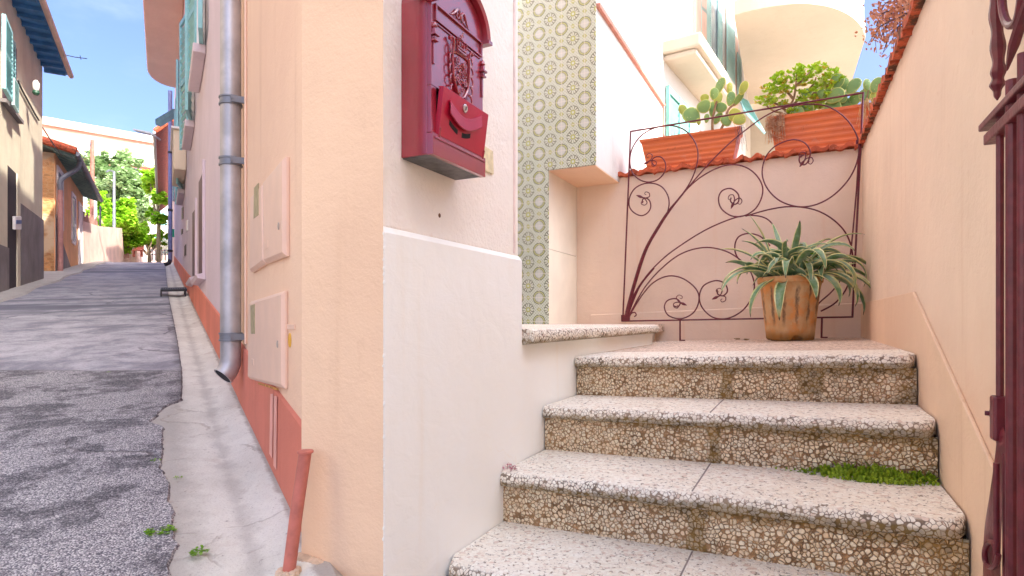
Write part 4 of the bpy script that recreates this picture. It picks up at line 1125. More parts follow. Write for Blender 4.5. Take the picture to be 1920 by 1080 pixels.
# twisted bar above the rail, its foot pointed
P = [gpt(1866, -40), gpt(1869, 40), gpt(1872, 120), gpt(1870, 160), gpt(1870, 188)]
mb = MB(); PP = crom(P, 10); rr = [.0095*(1+.16*sin(i*.9))*(1 if i < 30 else max(.15, 1-(i-30)/11)) for i in range(len(PP))]; mb.tube(PP, rr, 8)
mb.build('twisted_bar', M['iron'], fg)
mb = MB(); PP = crom([gpt(1877, -50), gpt(1880, 15), gpt(1890, 45), gpt(1905, 42), gpt(1914, 10), gpt(1920, -60)], 8); mb.tube(PP, .0062, 9); mb.build('scroll', M['iron'], fg)
mb = MB(); PP = crom([gpt(1888, 132), gpt(1898, 95), gpt(1912, 50), gpt(1930, 0)], 8); mb.tube(PP, [.0012+.0065*min(1, i/10) for i in range(len(PP))], 8); mb.build('pointed_scroll', M['iron'], fg)
# lower spear: collar, pin, leaf blade
mb = MB(); c = gpt(1877, 775); mb.box(lambda a, b, c_: c+uv(b, a, c_), -.010, .016, -.012, .012, -.045, .028); mb.build('latch_plate', M['iron'], fg, bevel=.004)
mb = MB(); c = gpt(1866, 776); mb.lathe(c-uv(.0, .0, 0), [(.009, -.004), (.009, .006), (.004, .008)], 12, uv(-1, 0, 0)); mb.tube([c, c+uv(-.013, .004, 0)], .004, 8)
mb.tube([gpt(1868, 745), gpt(1862, 775), gpt(1868, 805)], .0035, 7); mb.build('latch_ring', M['iron'], fg)
def blade(pl, pr, du, thk):
    L_ = crom([gpt(*p, du) for p in pl], 6); R_ = crom([gpt(*p, du) for p in pr], 6); mb = MB()
    rings = [[a, (a+b)/2+uv(-thk, 0, 0), b, (a+b)/2+uv(thk, 0, 0)] for a, b in zip(L_, R_)]
    mb.loft(rings, True, True, True); return mb
mb = blade([(1871, 800), (1866, 850), (1855, 930), (1846, 990), (1843, 1060), (1846, 1130)], [(1882, 800), (1890, 850), (1884, 930), (1878, 990), (1876, 1060), (1878, 1130)], 0, .007)
mb.build('leaf_blade', M['iron'], fg, sharp=30)
bar('bar', 1868, 868, 1040, .0042, du=-.012)
bar('bar', 1885, 850, 1130, .0040, du=.0)
mb = MB(); P = [gpt(1858+14*cos(t*.6)*(1-.03*t), 1040+24*sin(t*.6), -.012) for t in range(14)]; mb.tube(crom(P, 4), .0042, 8)
mb.build('scroll', M['iron'], fg)

# ================================================================== AGAVE IN POT
random.seed(11)
PU, PV = -.083, 3.93
pc = uvs(PU, PV, 0); pc = uv(PU, PV, ZT[0]+.036*(PU+.85)+.0005)
pot = thing('plant_pot', 'stained faceted terracotta pot with notched foot standing on the landing', 'plant pot')
mb = MB(); n = 48; rings = []
prof = [(.124, .0), (.138, .010), (.1425, .05), (.156, .17), (.171, .30), (.174, .338), (.183, .344), (.184, .372), (.179, .378), (.168, .376), (.160, .35), (.12, .345)]
for i, (r, h) in enumerate(prof):
    ring = []
    for k in range(n):
        a = 2*pi*k/n
        fac = 1-.055*abs(sin(a*4))*(1 if h < .33 else .2)
        hh = h
        if h < .02 and cos(a*4+.4) > .62: hh = h+.026
        ring.append(pc+Vector((r*fac*cos(a), r*fac*sin(a), hh)))
    rings.append(ring)
mb.loft(rings, True, True, True); 
potm = mb.build('pot_body', M['pot'], pot, sharp=50)
mb = MB(); mb.lathe(pc+Vector((0, 0, .340)), [(.001, .022), (.08, .02), (.166, .010), (.166, .0)], 24); mb.build('soil', M['soil'], pot)
ag = thing('agave', 'striped green and cream spider agave arching out of the terracotta pot', 'potted plant')
def leaf(mb, base, d0, up0, L, w_, droop, twist=0.0, curl=0.0, E=None, Tt=None):
    """ribbon that starts along (d0, up0) and bends down"""
    p = Vector(base); h = Vector((cos(d0), sin(d0), 0)); e = up0; N = 14; o = len(mb.v)
    vs = []; roll = twist
    for i in range(N+1):
        t = i/N
        ww = w_*(.55+.9*t) if t < .35 else w_*(.865+.16*sin((t-.35)*2.4))*max(0, (1-((t-.35)/.65)**2.1))
        d = h*cos(e)+Vector((0, 0, sin(e)))
        side = Vector((-h.y, h.x, 0)); nrm = side.cross(d)*-1
        side = side*cos(roll)+nrm*sin(roll); nrm = side.cross(d)*-1
        ch_ = .28*ww
        cols = [(-1, 1), (-.74, .45), (-.35, .06), (0, 0), (.35, .06), (.74, .45), (1, 1)]
        for a, b in cols:
            vs.append(p+side*a*ww*.5+nrm*b*ch_)
            E.append(abs(a)); Tt.append(t)
        p = p+d*(L/N); e -= droop/N*(.4+1.5*t); h = Matrix.Rotation(curl/N, 3, 'Z')@h
    fs = [(i*7+j, i*7+j+1, (i+1)*7+j+1, (i+1)*7+j) for i in range(N) for j in range(6)]
    mb.add(vs, fs, True)
mb = MB(); mb.open = True; E = []; Tt = []
c = pc+Vector((0, 0, .365))
heads = [(0, 0, .03), (-.09, -.03, .02), (.09, .02, .03), (.02, -.09, .01), (-.03, .09, .02), (.12, -.07, .0), (-.13, .05, .0)]
for hi, (hx, hy, hz_) in enumerate(heads):
    nl = 12 if hi == 0 else 8
    for k in range(nl):
        az = k*2.399+hi*1.3+random.uniform(-.25, .25); el = random.uniform(.35, 1.45); L = random.uniform(.20, .36)*(1.12 if hi < 3 else .9)
        leaf(mb, c+Vector((hx+.015*cos(az), hy+.015*sin(az), hz_+.01*random.random())), az, el, L, random.uniform(.044, .062), random.uniform(.8, 2.6), random.uniform(-.9, .9), random.uniform(-.9, .9), E, Tt)
# leaves the photo shows one by one: target directions in the picture plane
spec = [(-2.9, .35, .42, .040, 1.5), (-2.95, .5, .40, .034, 1.7), (-2.6, -.1, .36, .05, 1.5), (-2.2, -.2, .36, .058, 1.35), (-1.25, .2, .34, .056, 2.0), (-.9, .3, .38, .056, 2.2), (-.5, .3, .44, .06, 2.0),
        (0.05, .75, .50, .040, 2.0), (.15, .45, .46, .038, 1.3), (.3, .30, .44, .03, .15), (.5, 1.0, .46, .04, 1.1), (1.5, 1.2, .42, .034, .5), (2.6, 1.35, .40, .032, .4), (.0, 1.1, .44, .036, 1.25), (-.3, .9, .44, .040, 2.9),
        (-1.6, 1.0, .40, .05, 2.6), (-2.0, .8, .34, .052, 2.3), (-1.1, .7, .40, .054, 2.6), (2.9, .9, .36, .044, 1.0), (-3.0, 1.15, .34, .050, .6), (-1.57, .15, .30, .055, 1.6), (-.2, .15, .42, .045, 1.9)]
for az, el, L, w_, dr in spec:
    leaf(mb, c+Vector((.07*cos(az), .07*sin(az), .0)), az, el, L*1.14, w_*1.25, dr, random.uniform(-.35, .35), random.uniform(-.2, .2), E, Tt)
mb.build('leaves', M['agave'], ag, attrs={'edge': E, 'tip': Tt}, solid=.0022)
mb = MB(); mb.open = True
for k in range(160):
    az = random.uniform(-.6, 1.2); r = random.uniform(.05, .17); p = c+Vector((r*cos(az)+.02, r*sin(az)*.7-.05, random.uniform(.0, .16)))
    a = random.random()*6.28; s = random.uniform(.008, .014)
    d1 = Vector((cos(a), sin(a), random.uniform(-.3, .6)))*s; d2 = Vector((-sin(a), cos(a), random.uniform(-.4, .4)))*s*.7
    mb.add([p-d1, p-d2, p+d1, p+d2], [(0, 1, 2, 3)], True)
mb.build('small_weed', M['weed'], ag)

# ================================================================== PLANTERS AND SUCCULENTS
def planter(label, x0t, y0t, x1t, y1t, hgt, dep, seedv, vf):
    t = thing('planter_box', label, 'planter', 'orange planters on the garden wall')
    a0, z0 = on_v(x0t, y0t, vf); a1, z1 = on_v(x1t, y1t, vf)
    zt_ = max(z0, z1); 
    base = ztop((a0+a1)/2)+.028
    H = zt_-base
    pf = lambda a, b, c_: uv(a0+(a1-a0)*a, vf+b*dep, base+c_*H)
    ta = .028/(a1-a0)*1.0
    mb = MB(); rings = []
    NZ = 26
    for j in range(NZ+1):
        t_ = j/NZ; ins = ta*1.6*(1-t_); rib = .0035*(1 if (t_ < .9 and (j % 4) in (1, 2)) else 0)
        lip = .008 if t_ > .9 else 0
        ins -= lip/(a1-a0)
        bb = .10*(1-t_)-rib/dep*-1-lip/dep
        rings.append([pf(ins, bb, t_), pf(1-ins, bb, t_), pf(1-ins, 1-bb, t_), pf(ins, 1-bb, t_)])
    i0 = .02/(a1-a0)
    rings.append([pf(i0, .05, 1), pf(1-i0, .05, 1), pf(1-i0, .95, 1), pf(i0, .95, 1)])
    rings.append([pf(i0, .05, .90), pf(1-i0, .05, .90), pf(1-i0, .95, .90), pf(i0, .95, .90)])
    mb.loft(rings, True, True, False)
    mb.build('trough', M['planter'], t, bevel=.0012)
    mb = MB(); mb.box(lambda a, b, c_: uv(a, vf+b, base+c_), a0-.01, a1+.005, -.018, dep+.015, -.022, -.003); mb.build('drip_tray', M['planter'], t, bevel=.004)
    mb = MB(); mb.box(pf, i0*1.2, 1-i0*1.2, .08, .92, .905, .93); mb.build('soil', M['soil'], t)
    return a0, a1, base, H, zt_
def pad(mb, base, d, s, w_, face, R, thk=.009):
    """flattened cactus pad from base along d, size s"""
    d = Vector(d).normalized(); f = Vector(face); f = (f-d*f.dot(d)).normalized(); sd = d.cross(f)
    n = 18; rings = []; m_ = 6
    vs = []; 
    for side in (-1, 1):
        for j in range(m_):
            ph = j/(m_-1)*pi/2; rr = cos(ph)
            for k in range(n):
                a = 2*pi*k/n
                x = cos(a)*rr; y = sin(a)*rr
                p = Vector(base)+d*s*(.5+.5*y)+sd*x*w_*.5*(1+.18*y)+f*side*thk*(sin(ph)**.6)
                vs.append(p); R.append(rr)
    fs = []
    for sgn in (0, 1):
        o = sgn*m_*n
        for j in range(m_-1):
            for k in range(n):
                q_ = (o+j*n+k, o+j*n+(k+1) % n, o+(j+1)*n+(k+1) % n, o+(j+1)*n+k)
                fs.append(q_ if sgn else q_[::-1])
    for k in range(n): fs.append((k, (k+1) % n, m_*n+(k+1) % n, m_*n+k))
    mb.add(vs, fs, True)
    return Vector(base)+d*s*.97
def v_at(x, y, v): u, z = on_v(x, y, v); return uv(u, v, z)
def pads(name, label, group, items, stems, vbase, mats=('cactus', 'cactus_y')):
    t = thing(name, label, 'succulent', group)
    if 1:
        for (x, y, s, w_, ang, yl, dv, fa) in items:
            mb = MB(); mb.open = True; R = []
            u, z = on_v(x, y, vbase+dv); c_ = uv(u, vbase+dv, z); Y = c_.y; k = Y/FPX
            d = uv(cos(ang), random.uniform(-.15, .15), sin(ang)); L = s*k; W = w_*k/max(.35, 1)
            pad(mb, c_-d.normalized()*L/2, d, L, W*1.02, uv(fa, -1, .15), R)
            mb.build('pad', M[mats[yl]], t, attrs={'rim': R})
    for st in stems:
        mb = MB(); P = [v_at(x, y, vbase+.05) for x, y in st]; mb.tube(crom(P, 4), [.010-.004*i/(4*len(P)) for i in range(len(crom(P, 4)))], 8); mb.build('stem', M['bark'], t)
    return t
VP = VB-.005
A1 = planter('shorter orange ribbed planter on the wall, prickly cactus pads inside', 1201, 264, 1386, 237, 1, .20, 1, VP)
A2 = planter('longer orange ribbed planter beside the peach wall, full of jade plant', 1441, 222, 1640, 192, 1, .20, 2, VP)
pi2 = pi/2
pads('prickly_cactus', 'bushy prickly-pear cactus with rounded green pads in the shorter orange planter', None,
     [(1297, 217, 36, 30, 2.3, 0, .06, .2), (1281, 207, 24, 16, 1.9, 1, .08, .4), (1320, 200, 26, 26, 1.9, 0, .05, -.1), (1321, 184, 16, 16, 1.6, 1, .1, .2), (1339, 176, 24, 17, 1.4, 0, .07, .6), (1350, 161, 34, 20, 1.2, 0, .10, -.5),
      (1346, 186, 30, 16, 1.3, 1, .09, .7), (1352, 202, 20, 22, 1.0, 0, .06, 0), (1368, 166, 24, 12, 1.5, 1, .12, .9), (1370, 185, 30, 16, 1.4, 0, .10, .4), (1394, 165, 28, 15, 1.2, 1, .10, .3), (1384, 186, 30, 12, .9, 0, .11, .8),
      (1378, 216, 24, 28, .6, 1, .04, .1), (1386, 224, 24, 24, .3, 1, .03, -.1), (1362, 226, 24, 20, 1.9, 0, .04, .2), (1325, 222, 18, 10, 1.5, 0, .06, .5), (1336, 205, 30, 14, 1.5, 0, .08, .6), (1346, 222, 26, 16, 1.1, 0, .09, -.4), (1310, 228, 14, 8, 1.6, 1, .05, .3)],
     [[(1336, 243), (1336, 225), (1340, 205), (1344, 190)], [(1352, 242), (1360, 225), (1366, 205), (1378, 195)]], VP)
mb = MB(); mb.open = True
random.seed(21)
for k in range(60):
    x = random.uniform(1220, 1330); v = VP+random.uniform(.05, .15); u, z = on_v(x, 262-.14*(x-1201)+2, v); p = uv(u, v, A1[2]+A1[3]*.92)
    d = Vector((random.uniform(-.4, .4), random.uniform(-.4, .4), 1)).normalized(); L = random.uniform(.03, .075)
    mb.tube([p, p+d*L*.6, p+d*L+Vector((random.uniform(-.01, .01), 0, -.004))], [.0028, .0024, .0008], 5)
tag(mb.build('low_succulent', m_leafy("grey_pink_sprigs", rgb(150, 110, 104), rgb(120, 130, 96), .6, .15, 30)), 'patch of short greyish sprigs at the left end of the shorter planter', 'succulent')
# jade plant
jd = thing('jade_plant', 'glossy yellow-green jade plant branching over the longer planter', 'succulent')
VJ = VP+.08
br = [[(1478, 228), (1478, 205), (1488, 185), (1492, 160), (1494, 140)], [(1478, 212), (1462, 198), (1445, 190), (1432, 180)], [(1484, 200), (1505, 178), (1525, 158), (1530, 145)], [(1480, 220), (1465, 212), (1450, 208), (1434, 196)], [(1488, 186), (1470, 165), (1464, 152)], [(1505, 178), (1540, 172), (1556, 158), (1568, 150)], [(1520, 215), (1520, 195), (1545, 175)], [(1494, 160), (1510, 145), (1518, 135)]]
tips = []
for b in br:
    dv = random.uniform(-.05, .08); P = crom([v_at(x, y, VJ+dv*i/3) for i, (x, y) in enumerate(b)], 4); mb = MB(); mb.tube(P, [.010-.006*i/len(P) for i in range(len(P))], 7); mb.build('branch', M['bark'], jd)
    tips += P[len(P)//2:]
def rosette(mb, p, s, axis=None):
    n = random.randint(5, 8)
    for k in range(n):
        a = k*2.4+random.random(); e = random.uniform(.1, 1.1); d = Vector((cos(a)*cos(e), sin(a)*cos(e), sin(e)))
        L = s*random.uniform(.8, 1.2); side = d.cross(Vector((0, 0, 1))).normalized()*L*.36; nn = side.cross(d).normalized()*L*.12
        q0 = p+d*.002
        mb.add([q0, q0+d*L*.45+side+nn, q0+d*L*.85+side*.75+nn*1.2, q0+d*L+nn, q0+d*L*.85-side*.75+nn*1.2, q0+d*L*.45-side+nn, q0+d*L*.55-nn*.6], [(0, 6, 1), (1, 6, 2), (2, 6, 3), (3, 6, 4), (4, 6, 5), (5, 6, 0)], True)
blobs = [(1432, 190, 14), (1442, 172, 14), (1455, 160, 16), (1464, 150, 14), (1478, 165, 14), (1494, 142, 17), (1500, 130, 10), (1510, 152, 16), (1522, 138, 15), (1538, 130, 14), (1548, 150, 16), (1560, 140, 13), (1530, 165, 16), (1462, 182, 14), (1446, 196, 10), (1500, 180, 14), (1518, 190, 15), (1538, 182, 15), (1470, 198, 9), (1502, 205, 12), (1484, 212, 9), (1556, 168, 14), (1515, 210, 10), (1535, 200, 10), (1571, 152, 10)]
mbs = [MB(), MB()]
for x in mbs: x.open = True
for x, y, r in blobs:
    for k in range(int(r*1.3)):
        a = random.random()*6.28; q_ = r*sqrt(random.random()); p = v_at(x+q_*cos(a), y+q_*sin(a)*.8, VJ+random.uniform(-.07, .12))
        rosette(mbs[1 if random.random() < .10 else 0], p, random.uniform(.018, .028))
mbs[0].build('leaves', M['jade'], jd); mbs[1].build('yellow_leaves', M['jade_y'], jd)
pads('prickly_cactus', 'round blue-green cactus pads crowding the right end of the longer planter', None,
     [(1570, 152, 30, 24, 1.5, 0, .02, 0), (1583, 158, 26, 16, 1.4, 0, .05, .5), (1543, 160, 30, 14, 1.8, 1, .03, .5), (1600, 162, 34, 24, 1.1, 0, .03, -.3), (1566, 180, 34, 26, .7, 0, .0, .1), (1550, 178, 24, 18, 1.6, 0, .02, .3), (1535, 190, 22, 18, 1.5, 1, .04, .5),
      (1625, 160, 26, 14, 1.5, 0, .05, .6), (1644, 160, 32, 22, 1.1, 0, .04, .1), (1622, 180, 28, 22, 1.4, 0, .05, .2), (1512, 175, 20, 20, 1.5, 0, -.01, .0), (1540, 176, 18, 16, 1.5, 0, .0, -.2), (1604, 185, 26, 22, 1.5, 0, .06, -.4), (1494, 214, 26, 30, .1, 0, .0, .1), (1510, 206, 30, 28, .8, 0, .02, -.1), (1588, 196, 24, 24, 1.2, 0, .08, .4), (1560, 200, 30, 30, .5, 0, .03, 0), (1578, 182, 24, 22, 1.9, 0, .05, .3), (1640, 182, 20, 18, 1.3, 1, .05, .3)],
     [[(1560, 218), (1566, 200), (1572, 175)], [(1622, 210), (1624, 190), (1628, 170)]], VP+.04)
# dry stalks hanging over both planters
ds = thing('dried_sedum', 'pinkish dried stalks hanging over the left end of the longer planter', 'dead plant')
mb = MB(); mb.open = True
for k in range(90):
    x = random.uniform(1437, 1470); u, z = on_v(x, 222, VP-.006); p = uv(u, VP+random.uniform(-.0, .05), A2[4]+random.uniform(-.01, .02)); L = random.uniform(.05, .19)
    q1 = p+uv(random.uniform(-.015, .01), -.035, -.01); q2 = q1+uv(random.uniform(-.02, .02), -.004, -L)
    mb.tube([p, q1, q2], [.0014, .0014, .0009], 4)
    for j in range(3):
        c_ = q1.lerp(q2, random.random()); s = .006; mb.add([c_+Vector((-s, 0, 0)), c_+Vector((0, -.004, -s)), c_+Vector((s, 0, 0)), c_+Vector((0, 0, s))], [(0, 1, 2, 3)])
mb.build('stalks', M['straw'], ds)
dd_ = thing('dry_grass', 'pale dry grass spilling over the right end of the longer planter', 'dead plant')
mb = MB(); mb.open = True
for k in range(60):
    x = random.uniform(1612, 1640); u, z = on_v(x, 200, VP); p = uv(u, VP+random.uniform(-.0, .05), A2[4]+random.uniform(-.01, .03)); L = random.uniform(.03, .15)
    q1 = p+uv(random.uniform(-.02, .02), -.03, .01*random.random()); q2 = q1+uv(random.uniform(-.03, .02), -.004, -L); mb.tube([p, q1, q2], [.0013, .0013, .0008], 4)
mb.build('blades', m_leafy("pale_straw", rgb(226, 214, 150), rgb(214, 170, 128), .8, .2, 20), dd_)
gs = thing('dry_grass', 'thin dark stems dangling from the right end of the shorter planter', 'dead plant')
mb = MB(); mb.open = True
for k in range(26):
    u, z = on_v(random.uniform(1376, 1388), 240, VP); p = uv(u, VP+random.uniform(.0, .05), A1[4]); L = random.uniform(.06, .2)
    q1 = p+uv(random.uniform(.0, .03), -.02, .0); q2 = q1+uv(random.uniform(-.02, .02), 0, -L); mb.tube([p, q1, q2], [.0012, .0012, .0007], 4)
mb.build('stems', m_plain("grey_stems", rgb(112, 92, 96), .8), gs)

# ================================================================== WEEDS AND MOSS
def weed(label, px, py, size, n, surf='road', mat='weed', name='weed', flat=.5):
    t_, s_ = ray(px, py)
    if surf == 'road':
        Y = 1.0
        lo, hi = .3, 40
        for _ in range(60):
            mid = (lo+hi)/2; p = Vector((t_*mid, mid, s_*mid))
            if p.z > gz(p): lo = mid
            else: hi = mid
        p = Vector((t_*lo, lo, gz(Vector((t_*lo, lo, 0)))))
    else: p = surf
    o = thing(name, label, 'weed'); mb = MB(); mb.open = True
    for k in range(n):
        a = random.random()*6.28; r = size*sqrt(random.random()); q_ = p+Vector((cos(a)*r, sin(a)*r, 0))
        h = size*random.uniform(.3, 1.0)*flat*(1-.5*r/size); top = q_+Vector((cos(a)*h*.4, sin(a)*h*.4, h))
        mb.tube([q_, top], .0006, 4)
        for j in range(4):
            b = random.random()*6.28; s = size*random.uniform(.22, .42); d = Vector((cos(b), sin(b), random.uniform(-.1, .5)))*s; sd = Vector((-sin(b), cos(b), 0))*s*.45
            c_ = q_.lerp(top, .4+.6*random.random()); mb.add([c_, c_+d*.5+sd, c_+d, c_+d*.5-sd], [(0, 1, 2, 3)], True)
    mb.build('sprigs', M[mat], o); return o
random.seed(5)
weed('bright green weed on the asphalt beside the ragged concrete edge', 300, 998, .030, 26)
weed('leafy seedling growing from a crack in the gutter concrete', 374, 1036, .024, 20)
weed('tiny weed in the joint across the asphalt', 206, 698, .022, 10, flat=.25)
weed('small tuft at the asphalt edge above the other weeds', 293, 863, .016, 10)
weed('small dark tuft where asphalt meets concrete', 334, 896, .014, 10)
ms = thing('moss_clump', 'bright green moss and sprigs at the right end of the third tread', 'moss')
mb = MB(); mb.open = True
for k in range(760):
    u = random.gauss(.165, .085); dv = random.random()**1.4*.085
    if u > UR-.015: continue
    env = max(0, 1-((u-.17)/.19)**2)
    v = VT[1]+.018-dv*(.3+.7*env); p = uvs(u, v, ZT[2]); h = (.010+.034*random.random())*(.2+.8*env)*(1-dv*8)
    a = random.random()*6.28; tip = p+Vector((cos(a)*h*.5, sin(a)*h*.5, h)); sd = Vector((-sin(a), cos(a), 0))*.0022
    mb.add([p-sd, p+sd, tip+sd*1.6, tip-sd*1.6], [(0, 1, 2, 3)], True)
    for j in range(2):
        s = .0045; b = random.random()*6.28; c_ = p.lerp(tip, random.random()); d = Vector((cos(b), sin(b), .3))*s; s2 = Vector((-sin(b), cos(b), 0))*s*.6
        mb.add([c_-d, c_-s2, c_+d, c_+s2], [(0, 1, 2, 3)], True)
mb.build('sprigs', M['moss'], ms)
pk = weed('pinkish flowering sprig tucked at the left end of the third tread', 0, 0, .022, 14, surf=uvs(-.838, VT[2]+.03, ZT[2]), mat='grass_pink', flat=1.2)
# dead leaves on the landing
random.seed(9)
for i, (x, y, lb) in enumerate(((1157, 648, 'curled dry leaf on the landing near the doorway sill'), (1382, 637, 'brown leaf scrap left of the terracotta pot'), (1400, 638, 'smaller brown scrap close to the terracotta pot'))):
    t_, s_ = ray(x, y); Y = 1.
    lo, hi = 1.5, 4.3
    u0_ = 0
    for _ in range(50):
        m = (lo+hi)/2; p = Vector((t_*m, m, s_*m)); uu = .8957*p.x-.4447*p.y
        if p.z > ZT[0]+.036*(uu+.85): lo = m
        else: hi = m
    p = Vector((t_*lo, lo, s_*lo)); mb = MB(); mb.open = True; s = .016
    R = [[p+Vector((cos(a)*s*(1.3 if j else .5), sin(a)*s*.7*(1 if j else .4), .002+.009*j*abs(sin(a*1.5+i)))) for a in [k*2*pi/10 for k in range(10)]] for j in (0, 1)]
    mb.loft(R, True, True, True)
    tag(mb.build('dead_leaf', m_plain("dry_leaf", rgb(150, 122, 74), .9) if i == 0 else bpy.data.materials["dry_leaf"], solid=.001), lb, 'leaf')
# ================================================================== LILAC HOUSE along the street
random.seed(31)
lh = thing('terraced_house', 'long mauve-pink terraced house beyond the drainpipe with teal shutters and a rounded balcony', 'house')
QE = 20.6; HL = 7.2
mb = col_prism([fq(QP+.002, -.003), fq(QE, -.003), fq(QE, -5), fq(8, -2.5), fq(QP+.002, -.8)], -1.5, HL); mb.build('street_wall', M['lilac'], lh)
mb = MB(); qs = frange(QP+.003, QE, .3)
for a, b in zip(qs[:-1], qs[1:]):
    mb.hexa([fq(a, -.003, -1.2), fq(b, -.003, -1.2), fq(b, .008, -1.2), fq(a, .008, -1.2), fq(a, -.003, road_z(a, 0)+.285), fq(b, -.003, road_z(b, 0)+.285), fq(b, .006, road_z(b, 0)+.275), fq(a, .006, road_z(a, 0)+.275)])
mb.build('base_band', M['band'], lh)
def fbox(name, mat, par, q0, q1, w0, w1, z0, z1, bevel=0.0):
    mb = MB(); mb.box(fq, q0, q1, w0, w1, z0, z1); return mb.build(name, mat, par, bevel=bevel)
def pbox(name, mat, par, px, w0, w1, wr=0.0, bevel=0.0):
    mb = MB(); wquad(mb, px, w0, w1, wr); return mb.build(name, mat, par, bevel=bevel)
# ground-floor windows: dark mauve joinery in narrow reveals with sloping sills
for (xa, xb, yt0, yt1, yb0, yb1) in ((373, 384, 342, 316, 513, 512), (361, 369, 400, 388, 517, 518)):
    fr = pbox('window', M['mauve_dark'], lh, [(xa, yt0), (xb, yt1), (xb, yb1), (xa, yb0)], -.002, .003)
    c = [on_w(xa, yb0), on_w(xb, yb1)]
    q0_, q1_ = min(c[0][0], c[1][0]), max(c[0][0], c[1][0]); z_ = min(c[0][1], c[1][1])
    mb = MB(); mb.hexa([fq(q0_-.08, 0, z_-.06), fq(q1_+.08, 0, z_-.06), fq(q1_+.08, .06, z_-.05), fq(q0_-.08, .06, z_-.05), fq(q0_-.08, 0, z_), fq(q1_+.08, 0, z_), fq(q1_+.08, .075, z_-.02), fq(q0_-.08, .075, z_-.02)])
    mb.build('sill', M['lilac'], fr)
    z1_ = max(on_w(xa, yt0)[1], 0)
    g = fbox('frame', M['lilac'], fr, q0_-.02, q0_, -.002, .02, z_, z1_)
def shutter(par, q, w0, w1, z0, z1, ang, mat='teal', nsl=16, name='shutter'):
    """hinged at (q, w0); ang measured from the wall plane, opening away from the camera"""
    L = w1-w0; ca, sa = cos(ang), sin(ang)
    F = lambda a, d, z: fq(q+a*ca-d*sa*1.0, w0+a*sa+d*ca, z)
    mb = MB(); st = .045
    mb.box(F, 0, st, -.016, .016, z0, z1); mb.box(F, L-st, L, -.016, .016, z0, z1)
    for zz in (z0, (z0+z1)/2-.03, z1-.06): mb.box(F, st, L-st, -.015, .015, zz, zz+.06)
    for k in range(nsl):
        zz = z0+.08+(z1-z0-.16)*k/nsl
        mb.hexa([F(st, -.012, zz), F(L-st, -.012, zz), F(L-st, -.006, zz), F(st, -.006, zz), F(st, .008, zz+.04), F(L-st, .008, zz+.04), F(L-st, .014, zz+.04), F(st, .014, zz+.04)])
    return mb.build(name, M[mat], par)
def upper_window(q, wd, z0, z1, a1, a2, wood=.02):
    f = fbox('window', M['glass'], lh, q, q+wd, -.001, .003, z0, z1)
    mb = MB()
    for x0, x1, y0, y1 in ((q-.07, q, z0-.0, z1+.07), (q+wd, q+wd+.07, z0, z1+.07), (q, q+wd, z1, z1+.07), (q+wd/2-.03, q+wd/2+.03, z0, z1)): mb.box(fq, x0, x1, .0032, .03, y0, y1)
    mb.build('frame', M['white_paint'], f)
    mb = MB(); mb.box(fq, q-.12, q+wd+.12, -.001, .10, z0-.08, z0-.001); mb.build('sill', M['lilac'], f, bevel=.01)
    shutter(f, q-.02, 0.03, .03+wd/2, z0, z1, a1); shutter(f, q+wd+.02, 0.03, .03+wd/2, z0, z1, a2)
upper_window(4.35, .8, 2.38, 3.9, radians(176), radians(8))
upper_window(6.5, .9, 2.35, 4.1, radians(172), radians(10))
upper_window(10.2, 1.0, 2.25, 4.3, radians(170), radians(8))
upper_window(13.6, 1.0, 2.9, 4.5, radians(172), radians(8))
# small vents and a plate
for pts in ([(346, 462), (349, 458), (349, 478), (346, 480)], [(341, 390), (344, 388), (344, 410), (341, 412)], [(340, 430), (343, 429), (343, 438), (340, 440)]):
    pbox('vent', M['dark_metal'], lh, pts, .0, .006)
pbox('sign_plate', M['white_paint'], lh, [(350, 414), (353, 412), (353, 432), (350, 434)], .0, .01)
# rounded balcony
ZB = 5.6; mb = MB(); bal = []
for k in range(13):
    a = k/12*pi/2; bal.append((14.0+.9*sin(a)*1.0, .62-.5*(1-cos(a))))
poly = [(7.4, 0), (7.4, .62)]+bal+[(14.95, 0)]
mb.prism([fq(q, w_, ZB) for q, w_ in poly], (0, 0, 1.0)); mb.build('balcony', M['balc'], lh, bevel=.02)
mb = MB(); poly2 = [(7.3, 0), (7.3, .66)]+[(q+.03, w_+.03) for q, w_ in bal]+[(15.0, 0)]
mb.prism([fq(q, w_, ZB+1.002) for q, w_ in poly2], (0, 0, .06)); mb.build('balcony_cap', M['soffit'], lh)
mb = MB(); mb.box(fq, 10.5, 13.2, -.2, 1.17, HL-.12, HL-.001); mb.build('eaves', M['orange_house'], lh)
mb = MB(); mb.box(fq, 13.2, 13.23, 1.1, 1.2, HL-.5, HL); mb.build('eave_hook', M['dark_metal'], lh)
# awning shutter propped out, far downpipe, cabinet
c = on_w(330, 208, .05)
t = lh
mb = MB()
A, B = at(330, 206, 14.2), at(296, 226, 13.6)
mb.hexa([A+Vector((0, -.1, 0)), A+Vector((0, .1, 0)), B+Vector((0, .1, 0)), B+Vector((0, -.1, 0)), A+Vector((0, -.1, -.12)), A+Vector((0, .1, -.12)), B+Vector((0, .1, -.12)), B+Vector((0, -.1, -.12))])
mb.build('awning_shutter', M['teal'], lh)
fd = thing('downpipe', 'thin blue-grey downpipe at the far end of the mauve terraced house', 'drainpipe')
qd = 18.6
mb = MB(); mb.lathe(fq(qd, .13, road_z(qd, 0)+.15), [(.055, 0), (.055, HL-.6-road_z(qd, 0))], 14); mb.build('pipe', M['bluepipe'], fd)
for zz in (3.2, 4.9, 2.0):
    mb = MB(); mb.lathe(fq(qd, .13, zz), [(.055, 0), (.07, .01), (.07, .06), (.055, .07)], 14); mb.build('clamp', M['dark_metal'], fd)
